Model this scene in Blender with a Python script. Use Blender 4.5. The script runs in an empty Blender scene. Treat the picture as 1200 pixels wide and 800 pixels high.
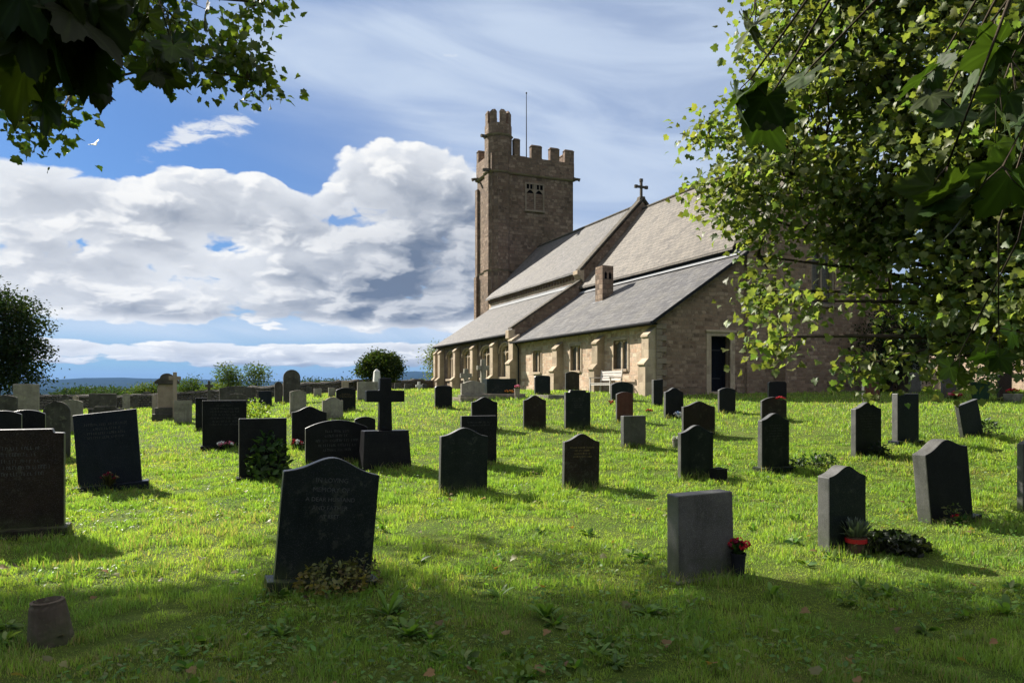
import bpy, bmesh, math, random
import numpy as np
from mathutils import Vector, Matrix, Euler
R = math.radians
random.seed(7); rng = np.random.default_rng(7)
scene = bpy.context.scene
COL = scene.collection

# ---------------------------------------------------------------- camera
EYE = 1.6; F = 867.0; HOR = 455.0            # eye height, focal length and horizon row of the 1200 x 800 photograph
cam_d = bpy.data.cameras.new('camera'); cam = bpy.data.objects.new('camera', cam_d); COL.objects.link(cam)
cam.location = (0, 0, EYE); cam.rotation_euler = (R(90), 0, 0)
cam_d.sensor_width = 36.0; cam_d.lens = 36.0*F/1200.0; cam_d.shift_y = (HOR-400.0)/1200.0
cam_d.clip_start = 0.05; cam_d.clip_end = 30000.0
scene.camera = cam

# ---------------------------------------------------------------- light, exposure
SUN_AZ = -49.0; SUN_EL = 35.0                # degrees: azimuth from +Y (negative = to the left), elevation
SUN_STRENGTH = 4.8; SKY_STRENGTH = 0.07; EXPOSURE = 1.5
vs = scene.view_settings
scene.display_settings.display_device = 'sRGB'
vs.view_transform = 'Standard'; vs.look = 'None'; vs.gamma = 1.0; vs.exposure = EXPOSURE; vs.use_curve_mapping = False
sd = Vector((math.sin(R(SUN_AZ))*math.cos(R(SUN_EL)), math.cos(R(SUN_AZ))*math.cos(R(SUN_EL)), math.sin(R(SUN_EL))))
sl = bpy.data.lights.new('sun', 'SUN'); sl.energy = SUN_STRENGTH; sl.angle = R(0.55); sl.color = (1.0, 0.93, 0.82)
so = bpy.data.objects.new('sun', sl); COL.objects.link(so)
so.rotation_euler = sd.to_track_quat('Z', 'Y').to_euler(); so.location = (-20, 20, 30)
scene.cycles.max_bounces = 6; scene.cycles.diffuse_bounces = 3; scene.cycles.glossy_bounces = 2
scene.cycles.transmission_bounces = 3; scene.cycles.transparent_max_bounces = 6; scene.cycles.volume_bounces = 0
scene.cycles.use_denoising = True

class NT:
    """small helper to write node trees as expressions"""
    def __init__(s, nt): s.nt = nt
    def new(s, t, **kw):
        n = s.nt.nodes.new(t)
        for k, v in kw.items(): setattr(n, k, v)
        return n
    def put(s, sock, v):
        if v is None: return
        if isinstance(v, bpy.types.NodeSocket): s.nt.links.new(v, sock)
        else:
            if hasattr(sock.default_value, '__len__') and not hasattr(v, '__len__'): v = (v,)*len(sock.default_value)
            if hasattr(v, '__len__') and len(v) == 3 and len(sock.default_value) == 4: v = (*v, 1.0)
            sock.default_value = v
    def m(s, op, a, b=None, c=None, clamp=False):
        n = s.new('ShaderNodeMath', operation=op, use_clamp=clamp)
        for i, v in enumerate((a, b, c)): s.put(n.inputs[i], v)
        return n.outputs[0]
    def vm(s, op, a, b=None):
        n = s.new('ShaderNodeVectorMath', operation=op); s.put(n.inputs[0], a); s.put(n.inputs[1], b)
        return n.outputs[0]
    def add(s, *a):
        r = a[0]
        for x in a[1:]: r = s.m('ADD', r, x)
        return r
    def mul(s, a, b): return s.m('MULTIPLY', a, b)
    def sub(s, a, b): return s.m('SUBTRACT', a, b)
    def ss(s, v, lo, hi, a=0.0, b=1.0):
        n = s.new('ShaderNodeMapRange', interpolation_type='SMOOTHSTEP')
        for k, x in zip(('Value', 'From Min', 'From Max', 'To Min', 'To Max'), (v, lo, hi, a, b)): s.put(n.inputs[k], x)
        return n.outputs[0]
    def mix(s, f, a, b, mode='MIX'):
        n = s.new('ShaderNodeMix', data_type='RGBA', blend_type=mode)
        s.put(n.inputs[0], f); s.put(n.inputs[6], a); s.put(n.inputs[7], b)
        return n.outputs[2]
    def xyz(s, x, y, z):
        n = s.new('ShaderNodeCombineXYZ')
        for i, v in enumerate((x, y, z)): s.put(n.inputs[i], v)
        return n.outputs[0]
    def sep(s, v):
        n = s.new('ShaderNodeSeparateXYZ'); s.put(n.inputs[0], v); return n.outputs
    def noise(s, vec, scale, detail=5, rough=0.55, dist=0.0, color=False):
        n = s.new('ShaderNodeTexNoise')
        s.put(n.inputs['Vector'], vec); s.put(n.inputs['Scale'], scale); s.put(n.inputs['Detail'], detail)
        s.put(n.inputs['Roughness'], rough); s.put(n.inputs['Distortion'], dist)
        return n.outputs[1 if color else 0]
    def voro(s, vec, scale, feature='F1', out='Color', rnd=1.0):
        n = s.new('ShaderNodeTexVoronoi', feature=feature); s.put(n.inputs['Vector'], vec); s.put(n.inputs['Scale'], scale)
        s.put(n.inputs['Randomness'], rnd); return n.outputs[out]
    def ramp(s, f, stops):
        n = s.new('ShaderNodeValToRGB'); e = n.color_ramp.elements
        while len(e) < len(stops): e.new(0.5)
        for i, (p, c) in enumerate(stops):
            e[i].position = p; e[i].color = (*c, 1.0) if len(c) == 3 else c
        s.put(n.inputs[0], f); return n.outputs[0]

# the day's clouds as patches of sky: (column, row, half-width, half-height, amount, tilt)
CLOUD_BODY = [(60,255,190,55,.95),(215,235,100,50,.7),(330,262,120,42,.95),(440,215,44,44,.8),(520,262,100,68,1.05),(480,330,150,48,.95),
              (250,335,230,30,.8),(90,345,150,30,.6),(300,362,330,18,.42),(250,414,420,13,.9),(560,412,120,14,.5),
              (620,300,60,70,.5)]
CLOUD_GAPS = [(355,210,26,22,.75),(300,188,50,18,.4),(90,280,34,9,.45),(275,294,60,9,.42),(120,300,60,12,.38),(200,394,380,7,.4),(40,160,120,22,.6),(235,190,24,14,.35),(150,205,30,10,.3),(420,300,40,10,.25)]
CLOUD_WISP = [(205,168,34,10,1.0,.5),(235,152,26,9,.9,.15),(268,150,22,16,.7,.6),(290,140,20,20,.45),(240,130,30,8,.3)]
CLOUD_SHADE = [(528,300,100,72,1.1),(430,335,110,24,.65),(400,362,260,12,.35),(250,262,90,20,.45),(380,275,60,20,.45),(60,300,90,30,.45),(300,430,440,9,.9),(90,235,60,14,.3),(340,372,200,8,.4)]
CLOUD_VEIL = [(820,120,330,260,1.25),(520,70,220,70,.75),(640,320,100,160,.8),(330,60,110,40,.45),(300,386,360,18,.95),(1200,200,400,300,.9)]
# ---------------------------------------------------------------- sky: Nishita plus clouds, laid out by azimuth and elevation
world = bpy.data.worlds.new('World'); scene.world = world; world.use_nodes = True
wt = world.node_tree; wt.nodes.clear(); w = NT(wt)
def ae(px, py):                                # direction (azimuth, elevation in degrees) of a point of the sky
    x = (px-600)/F; z = (HOR-py)/F
    return math.degrees(math.atan(x)), math.degrees(math.atan(z/math.sqrt(1+x*x)))
skyt = w.new('ShaderNodeTexSky', sky_type='NISHITA'); skyt.sun_disc = False
skyt.sun_elevation = R(SUN_EL); skyt.sun_rotation = R(SUN_AZ); skyt.altitude = 100; skyt.air_density = 1.0; skyt.dust_density = 0.6; skyt.ozone_density = 2.0
gen = w.new('ShaderNodeTexCoord').outputs['Generated']
dx, dy, dz = w.sep(gen)
az = w.mul(w.m('ARCTAN2', dx, dy), 57.2958); el = w.mul(w.m('ARCSINE', dz), 57.2958)
def blob(px, py, sx, sy, amp=1.0, tilt=0.0):
    a0, e0 = ae(px, py); k = 0.0661
    da = w.mul(w.sub(az, a0), 1/(sx*k)); de = w.mul(w.sub(el, e0), 1/(sy*k))
    if tilt: da, de = (w.add(w.mul(w.sub(az, a0), math.cos(tilt)/(sx*k)), w.mul(w.sub(el, e0), math.sin(tilt)/(sx*k))),
                       w.sub(w.mul(w.sub(el, e0), math.cos(tilt)/(sy*k)), w.mul(w.sub(az, a0), math.sin(tilt)/(sy*k))))
    r2 = w.add(w.mul(da, da), w.mul(de, de))
    return w.mul(w.m('EXPONENT', w.mul(r2, -1.0)), amp)
def total(lst): return w.add(*[blob(*b) for b in lst])
cv = w.xyz(w.mul(az, 0.075), w.add(w.mul(el, 0.125), w.mul(w.m('EXPONENT', w.mul(el, -0.28)), -1.2)), 0.0)             # cloud texture space
def n2d(v, scale, detail, rough, color=False):
    n = w.new('ShaderNodeTexNoise', noise_dimensions='2D')
    w.put(n.inputs['Vector'], v); w.put(n.inputs['Scale'], scale); w.put(n.inputs['Detail'], detail); w.put(n.inputs['Roughness'], rough)
    return n.outputs[1 if color else 0]
cw = w.vm('ADD', cv, w.vm('MULTIPLY', w.vm('SUBTRACT', n2d(cv, 2.4, 4, .6, True), (.5, .5, .5)), (.30, .22, 0)))
def billow(off, det, nd):
    wv = w.vm('ADD', cw, off) if off else cw
    vo = w.new('ShaderNodeTexVoronoi', feature='F1', voronoi_dimensions='2D'); w.put(vo.inputs['Vector'], wv); w.put(vo.inputs['Scale'], 2.6)
    w.put(vo.inputs['Detail'], det); w.put(vo.inputs['Roughness'], .5); w.put(vo.inputs['Lacunarity'], 2.3)
    vo.normalize = True
    return w.add(w.mul(w.sub(0.78, vo.outputs['Distance']), 0.55), w.mul(n2d(wv, 1.7, nd, 0.55), 0.62))
n1 = billow(None, 2, 7); n0 = billow(None, 0, 2)
n2 = billow((-0.06, 0.10, 0.0), 0, 2); n3 = billow((-0.020, 0.03, 0.0), 2, 5)
body = total(CLOUD_BODY)
gaps = total(CLOUD_GAPS)
body = w.sub(w.m('MINIMUM', body, 1.0), gaps)
# the same weather carries on all round the horizon outside the picture
side = w.mul(w.ss(w.m('ABSOLUTE', az), 40, 62), w.mul(w.ss(el, 2, 9), w.ss(el, 34, 16)))
body = w.add(body, w.mul(side, 0.62))
d0 = w.add(body, w.mul(w.sub(n1, 0.56), 3.1), w.ss(body, 0.35, 0.0, 0.0, -0.3))
dens = w.ss(d0, 0.37, 0.61)
thick = w.ss(d0, 0.45, 1.5)
lit = w.add(w.mul(w.sub(n0, n2), 2.6), w.mul(w.sub(n1, n3), 4.2), 0.5)
shade = w.m('MINIMUM', total(CLOUD_SHADE), 1.0)
grey = w.m('MULTIPLY', w.add(w.mul(thick, 0.40), w.mul(shade, 0.78)), w.ss(lit, 1.15, -0.1, 0.45, 1.15), clamp=True)
ccol = w.mix(grey, (0.86, 0.89, 0.93), (0.165, 0.215, 0.31))
ccol = w.mix(w.mul(w.ss(lit, 0.5, 1.1), w.sub(1.0, w.mul(shade, .85))), ccol, (1.0, 1.0, 0.99))
K = 2**-EXPOSURE/SKY_STRENGTH*0.98                      # cloud radiance relative to the background strength (exposure doubles it)
ccol = w.vm('MULTIPLY', ccol, (K, K, K))
# thin high cloud
cs = w.xyz(w.sub(w.mul(az, 0.030), w.mul(el, 0.02)), w.add(w.mul(el, 0.16), w.mul(az, 0.028)), 2.0)
ci = w.noise(cs, 1.5, 5, 0.55, 0.8)
veil = w.m('MINIMUM', total(CLOUD_VEIL), 1.0)
veil = w.m('MINIMUM', w.add(veil, w.ss(el, 30, 45)), 1.0)  # veil closed over the unseen overhead sky, added to whiten the fill light
vd = w.mul(veil, w.ss(ci, 0.30, 0.70, 0.60, 1.0))
vcol = w.mix(w.ss(az, -20, 12), (0.66, 0.77, 0.92), (0.60, 0.71, 0.88)); vcol = w.mix(w.ss(el, 31, 48), vcol, (0.74, 0.72, 0.69)); vcol = w.vm('MULTIPLY', vcol, (K, K, K))
blue = w.mix(1.0, skyt.outputs[0], (0.150, 0.265, 0.435), 'MULTIPLY')
blue = w.mix(w.mul(w.ss(el, 16, 1), .60), blue, (0.22*K, 0.42*K, 0.66*K))
skyc = w.mix(w.mul(vd, 0.92), blue, vcol)
low = w.mul(w.mul(w.ss(el, 0.4, 1.6), w.ss(el, 2.6, 2.1)), 1.0)
wisp = w.mul(w.ss(w.add(w.m('MINIMUM', total(CLOUD_WISP), 1.0), w.mul(w.sub(n2d(w.vm('MULTIPLY', cw, (1.6, 2.6, 1)), 3.0, 7, .66), .5), 2.6)), .45, 1.25), w.ss(total(CLOUD_WISP), .12, .4))
skyc = w.mix(w.mul(wisp, .9), skyc, w.vm('MULTIPLY', (.85, .88, .92), (K, K, K)))
skyc = w.mix(dens, skyc, ccol)
skyc = w.mix(w.ss(el, 1.9, 0.7, 0.0, 0.75), skyc, (0.20*K, 0.33*K, 0.55*K))
skyc = w.mix(w.ss(el, 0.0, -3.0), skyc, (0.08*K, 0.10*K, 0.08*K))
skyc = w.vm('SCALE', skyc); skyc.node.inputs['Scale'].default_value = 1.0; w.put(skyc.node.inputs['Scale'], w.add(1.0, w.mul(w.ss(w.m('ABSOLUTE', az), 50, 100), w.ss(el, 15, 45, -0.6, 1.0)), w.ss(el, 31, 50, 0.0, 0.55)))  # unseen sky: brightened overhead and behind as added fill, dimmed low behind
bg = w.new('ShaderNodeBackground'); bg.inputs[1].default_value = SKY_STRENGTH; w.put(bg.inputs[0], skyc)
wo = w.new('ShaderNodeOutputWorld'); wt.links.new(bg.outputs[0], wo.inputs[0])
world.cycles.sampling_method = 'MANUAL'; world.cycles.sample_map_resolution = 512
# ---------------------------------------------------------------- mesh and material helpers
MATS = {}
def mat(name):
    m = bpy.data.materials.new(name); m.use_nodes = True; nt = m.node_tree; nt.nodes.clear()
    n = NT(nt); out = n.new('ShaderNodeOutputMaterial'); MATS[name] = m
    return m, n, out
def principled(n, out, base, rough=0.8, spec=0.3, bump=None, bstr=0.3, bdist=0.02, metal=0.0, normal=None, coat=None):
    p = n.new('ShaderNodeBsdfPrincipled'); n.put(p.inputs['Base Color'], base); n.put(p.inputs['Roughness'], rough)
    n.put(p.inputs['Specular IOR Level'], spec); n.put(p.inputs['Metallic'], metal)
    if bump is not None:
        b = n.new('ShaderNodeBump'); n.put(b.inputs['Strength'], bstr); n.put(b.inputs['Distance'], bdist); n.put(b.inputs['Height'], bump)
        n.nt.links.new(b.outputs[0], p.inputs['Normal'])
    if out: n.nt.links.new(p.outputs[0], out.inputs[0])
    return p
def tex(n, what='Object'): return n.new('ShaderNodeTexCoord').outputs[what]

def masonry(name, cols, mortar, bw=0.42, bh=0.17, msize=0.014, stain=0.5, rand=0.5, bump=0.5, damp=(0.35, 0.36, 0.30)):
    m, n, out = mat(name); uv = tex(n, 'UV'); ob = tex(n)
    wob = n.vm('MULTIPLY', n.vm('SUBTRACT', n.noise(uv, 1.5, 4, .65, color=True), (.5, .5, .5)), (.30, .17, 0))
    wob2 = n.vm('MULTIPLY', n.vm('SUBTRACT', n.noise(uv, 9, 2, .6, color=True), (.5, .5, .5)), (.05, .045, 0))
    v = n.vm('ADD', n.vm('ADD', uv, wob), wob2)
    def bricks(bw, bh, off):
        b = n.new('ShaderNodeTexBrick'); b.offset = .5; b.squash = .7; b.squash_frequency = 3
        n.put(b.inputs['Vector'], n.vm('ADD', v, off)); n.put(b.inputs['Scale'], 1.0); n.put(b.inputs['Brick Width'], bw); n.put(b.inputs['Row Height'], bh)
        n.put(b.inputs['Mortar Size'], msize); n.put(b.inputs['Mortar Smooth'], .35); n.put(b.inputs['Bias'], 0.0)
        n.put(b.inputs['Color1'], (0, 0, 0)); n.put(b.inputs['Color2'], (1, 1, 1)); n.put(b.inputs['Mortar'], (.5, .5, .5))
        return b
    b1 = bricks(bw, bh, (0, 0, 0)); b2 = bricks(bw*.62, bh, (3.1, 0, 0))
    sel = n.ss(n.noise(uv, .9, 2, .5), .48, .52)
    idx = n.mix(sel, b1.outputs[0], b2.outputs[0]); fac = n.add(n.mul(b1.outputs['Fac'], n.sub(1.0, sel)), n.mul(b2.outputs['Fac'], sel))
    stone = n.ramp(idx, [(i/(len(cols)-1), c) for i, c in enumerate(cols)])
    stone = n.mix(rand, stone, n.ramp(n.noise(v, 5.5, 3, .7), [(.25, tuple(x*.45 for x in cols[0])), (.5, cols[1]), (.75, cols[-1])]))
    big = n.noise(ob, .35, 5, .6); stone = n.mix(n.mul(n.ss(big, .42, .7), stain), stone, n.mix(1.0, stone, damp, 'MULTIPLY'))
    fine = n.noise(uv, 40, 3, .6); stone = n.mix(n.ss(fine, .35, .75, 0, .35), stone, (.06, .05, .04))
    col = n.mix(n.mul(fac, .8), stone, mortar)
    h = n.add(n.mul(n.sub(1.0, fac), 1.0), n.mul(n.noise(uv, 18, 4, .6), .5), n.mul(n.noise(v, 4, 2), .4))
    principled(n, out, col, .92, .15, h, bump, .03)
    return m
masonry('stone_sunny', [(.22, .14, .10), (.60, .46, .32), (.45, .27, .18), (.72, .61, .46), (.34, .25, .18)], (.42, .36, .28), stain=.25, bh=.19, rand=.35)  # brighter copy of the wall stone, sunshine put into its colour
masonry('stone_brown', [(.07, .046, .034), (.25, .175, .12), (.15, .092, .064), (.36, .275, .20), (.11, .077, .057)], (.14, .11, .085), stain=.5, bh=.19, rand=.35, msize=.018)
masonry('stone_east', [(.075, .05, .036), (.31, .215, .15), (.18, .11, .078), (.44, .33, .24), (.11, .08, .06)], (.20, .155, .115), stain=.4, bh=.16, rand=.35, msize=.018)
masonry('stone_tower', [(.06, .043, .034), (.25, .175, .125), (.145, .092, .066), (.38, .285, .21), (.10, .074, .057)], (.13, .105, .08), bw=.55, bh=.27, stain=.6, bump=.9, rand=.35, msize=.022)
masonry('stone_dressed_dark', [(.23, .185, .14), (.30, .245, .185), (.19, .155, .12)], (.16, .135, .105), bw=.6, bh=.33, msize=.008, stain=.5, rand=.3)
masonry('stone_dressed', [(.38, .30, .21), (.52, .42, .30), (.25, .19, .135)], (.30, .26, .20), bw=.6, bh=.33, msize=.008, stain=.45, rand=.3, bump=.3)
masonry('stone_dry', [(.06, .055, .045), (.15, .135, .11), (.10, .09, .07), (.2, .185, .155)], (.02, .02, .017), bw=.34, bh=.12, msize=.03, stain=.6, bump=1.0)
masonry('stone_pink', [(.40, .27, .2), (.5, .38, .29), (.45, .32, .24)], (.36, .3, .24), bw=.3, bh=.12, stain=.3)

def slate(name, cols, tw, th, lich, lcol):
    m, n, out = mat(name); uv = tex(n, 'UV')
    b = n.new('ShaderNodeTexBrick'); b.offset = .5
    n.put(b.inputs['Vector'], n.vm('ADD', uv, n.vm('MULTIPLY', n.vm('SUBTRACT', n.noise(uv, 3, 2, .5, color=True), (.5, .5, .5)), (.02, .03, 0))))
    n.put(b.inputs['Scale'], 1.0); n.put(b.inputs['Brick Width'], tw); n.put(b.inputs['Row Height'], th)
    n.put(b.inputs['Mortar Size'], .013); n.put(b.inputs['Mortar Smooth'], .3)
    n.put(b.inputs['Color1'], (0, 0, 0)); n.put(b.inputs['Color2'], (1, 1, 1)); n.put(b.inputs['Mortar'], (.5, .5, .5))
    c = n.ramp(b.outputs[0], [(0, cols[0]), (.5, cols[1]), (1, cols[2])])
    c = n.mix(n.mul(n.ss(n.noise(uv, .8, 6, .65), .42, .62), lich), c, lcol)
    c = n.mix(n.ss(n.noise(n.vm('MULTIPLY', uv, (1.6, .25, 1)), 1.3, 4, .6), .5, .8, 0, .45), c, (.055, .055, .055))
    c = n.mix(n.mul(b.outputs['Fac'], .85), c, (.02, .02, .02))
    sv = n.sep(uv)[1]; row = n.m('FRACT', n.mul(sv, 1/th))
    h = n.add(n.mul(n.sub(1.0, row), .9), n.mul(b.outputs['Fac'], -.8), n.mul(b.outputs[0], .25), n.mul(n.noise(uv, 25, 3), .2))
    principled(n, out, c, .72, .3, h, .8, .02)
slate('slate_grey', [(.034, .034, .038), (.060, .059, .063), (.090, .088, .087)], .34, .27, .35, (.11, .102, .08))
slate('slate_pale', [(.055, .053, .053), (.083, .079, .077), (.115, .108, .102)], .26, .17, .3, (.125, .113, .088))
slate('stone_slate', [(.055, .047, .038), (.088, .075, .061), (.12, .103, .083)], .36, .26, .7, (.135, .116, .09))

def plain(name, col, rough=.7, spec=.3, var=.3, scale=12, bstr=.25, metal=0.0, col2=None):
    m, n, out = mat(name); ob = tex(n); f = n.noise(ob, scale, 5, .65)
    c = n.mix(n.ss(f, .35, .7), col, col2 or tuple(x*(1-var) for x in col))
    principled(n, out, c, rough, spec, f, bstr, .01, metal); return m
plain('lead', (.24, .25, .26), .8, .15, .25, 6)
plain('gutter', (.02, .021, .024), .85, .1)
plain('hollow_shade', (.004, .004, .005), .9, .05)  # near-black for flat plates that stand for the shade inside hollows
plain('door_blue', (.005, .007, .012), .8, .1)
plain('window_glass', (.10, .092, .08), .35, .4, .4, 9, .1)
plain('leaded', (.20, .19, .17), .6, .3)
plain('iron', (.02, .02, .022), .6, .4)
plain('coping', (.115, .10, .082), .95, .1, .45, 5, .6, col2=(.055, .055, .045))
plain('bark', (.07, .055, .04), .95, .1, .5, 14, .8)
plain('bench_wood', (.50, .47, .43), .8, .2, .3, 20)
plain('terracotta', (.13, .075, .05), .9, .1, .3)
plain('plastic_red', (.45, .015, .02), .5, .3, .1)
plain('petal_red', (.42, .02, .03), .7, .1, .4, 60)
plain('petal_pink', (.65, .18, .26), .7, .1, .3, 60)
plain('petal_white', (.75, .72, .70), .7, .1, .1, 60)
plain('petal_orange', (.65, .24, .05), .7, .1, .3, 60)
plain('petal_blue', (.30, .42, .62), .6, .2, .2, 60)
plain('petal_dark', (.16, .01, .03), .7, .1, .5, 60)
plain('dead_leaf', (.20, .15, .08), .9, .1, .5, 30)
plain('gravel_mat', (.30, .27, .22), .95, .1, .5, 25, .8)
plain('green_plastic', (.012, .045, .022), .55, .4, .3)
plain('mulch', (.022, .018, .012), .95, .1, .6, 30, 1.0)

def headstone_mat(name, base, base2, rough, spec, speck=0.0, lichen=0.0, lcol=(.30, .31, .22), bstr=.15, moss=0.0):
    m, n, out = mat(name); ob = tex(n); info = n.new('ShaderNodeObjectInfo')
    v = n.vm('ADD', ob, n.vm('MULTIPLY', n.xyz(info.outputs['Random'], info.outputs['Random'], info.outputs['Random']), (37., 19., 53.)))
    c = n.mix(n.ss(n.noise(v, 4, 6, .65), .3, .7), base, base2)
    if speck: c = n.mix(n.mul(n.ss(n.noise(v, 160, 2, .6), .55, .68), speck), c, (.25, .25, .26))
    if lichen:
        lm = n.mul(n.ss(n.noise(v, 9, 6, .72), .54, .62), n.ss(n.noise(v, 2.1, 3, .6), .40, .6))
        c = n.mix(n.mul(lm, lichen), c, lcol)
        z = n.sep(ob)[2]; c = n.mix(n.mul(n.mul(n.ss(z, .28, .0), n.ss(n.noise(v, 7, 4, .7), .35, .6)), .7), c, (.05, .065, .025))
    st = n.noise(n.vm('MULTIPLY', v, (7, 7, .8)), 1.0, 4, .6); c = n.mix(n.ss(st, .5, .75, 0, .45 if lichen else .2), c, tuple(x*.35 for x in base))
    dust = n.ss(n.noise(v, 3, 4, .7), .4, .8, 0, .12)
    f = n.noise(v, 30, 5, .7)
    principled(n, out, c, n.add(rough, dust), spec, n.add(f, n.mul(n.noise(v, 6, 4), 1.5)), bstr, .012); return m
headstone_mat('granite_black', (.0065, .0065, .008), (.011, .011, .012), .3, .10, .15, bstr=.02)
headstone_mat('granite_green', (.008, .012, .011), (.013, .017, .016), .34, .10, .12, .08, bstr=.03)
headstone_mat('granite_blue', (.005, .008, .014), (.008, .011, .019), .3, .12, .2, bstr=.02)
headstone_mat('granite_brown', (.013, .0085, .006), (.022, .014, .010), .45, .12, .2, .08)
headstone_mat('granite_red', (.070, .024, .016), (.10, .036, .025), .45, .15, .25, .08)
headstone_mat('granite_grey', (.060, .056, .049), (.10, .095, .084), .75, .2, .5, .25, (.20, .21, .16), .2)
headstone_mat('stone_urn', (.075, .060, .045), (.13, .105, .08), .92, .1, 0, .4, (.2, .19, .13), .5)
headstone_mat('stone_grey', (.17, .155, .13), (.27, .25, .21), .92, .1, 0, .7, (.32, .33, .24), .6)
headstone_mat('stone_dark', (.045, .042, .038), (.085, .08, .07), .9, .15, 0, .6, (.17, .175, .12), .6)
headstone_mat('stone_buff', (.24, .19, .15), (.33, .27, .22), .92, .1, 0, .5, (.28, .28, .2), .6)
headstone_mat('limestone', (.42, .42, .40), (.55, .55, .52), .9, .15, 0, .5, (.22, .23, .18), .5)
headstone_mat('granite_edge', (.052, .051, .048), (.095, .093, .088), .40, .55, .5, .1)
plain('letter_pale', (.075, .078, .075), .7, .2, .5, 30)
plain('letter_gold', (.20, .14, .05), .5, .4, .2, 30)

def leafmat(name, tr=.5, rough=.55, spec=.2, tint=(1.25, 1.35, .45)):
    m, n, out = mat(name); a = n.new('ShaderNodeAttribute'); a.attribute_name = 'Col'
    p = principled(n, None, a.outputs['Color'], rough, spec)
    t = n.new('ShaderNodeBsdfTranslucent'); n.put(t.inputs[0], n.mix(1.0, a.outputs['Color'], tint, 'MULTIPLY'))
    mx = n.new('ShaderNodeMixShader'); mx.inputs[0].default_value = tr
    n.nt.links.new(p.outputs[0], mx.inputs[1]); n.nt.links.new(t.outputs[0], mx.inputs[2]); n.nt.links.new(mx.outputs[0], out.inputs[0])
leafmat('leaf', .5, .5, .32); leafmat('blade', .5, .55, .25, (1.35, 1.35, .5))
leafmat('leaf_near', .38, .6, .15, (1.2, 1.3, .4))
leafmat('needle', .3, .8, .04)

# ---------------------------------------------------------------- mesh builders
def link(o, parent=None):
    COL.objects.link(o)
    if parent is not None: o.parent = parent
    return o
def np_mesh(name, V, T, m, col=None, parent=None, smooth=False):
    """triangles from arrays, with an optional colour per vertex"""
    V = np.asarray(V, np.float32); T = np.asarray(T, np.int32); me = bpy.data.meshes.new(name)
    me.vertices.add(len(V)); me.vertices.foreach_set('co', V.ravel())
    me.loops.add(len(T)*3); me.loops.foreach_set('vertex_index', T.ravel())
    me.polygons.add(len(T)); me.polygons.foreach_set('loop_start', np.arange(0, len(T)*3, 3, dtype=np.int32))
    me.update(calc_edges=True)
    if col is not None:
        at = me.color_attributes.new('Col', 'FLOAT_COLOR', 'POINT')
        c = np.ones((len(V), 4), np.float32); c[:, :3] = col; at.data.foreach_set('color', c.ravel())
    if smooth: me.polygons.foreach_set('use_smooth', np.ones(len(T), bool))
    me.materials.append(MATS[m]); o = bpy.data.objects.new(name, me); return link(o, parent)
def uvs(me):
    uv = me.uv_layers.new(name='UVMap')
    for p in me.polygons:
        nrm = p.normal
        if abs(nrm.z) > .97: t, b = Vector((1, 0, 0)), Vector((0, 1, 0))
        else:
            t = Vector((-nrm.y, nrm.x, 0)).normalized(); b = nrm.cross(t)
            if b.z < 0: b = -b
        for li in p.loop_indices:
            co = me.vertices[me.loops[li].vertex_index].co
            uv.data[li].uv = (co.dot(t)+.37, co.dot(b)+.11)
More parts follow.
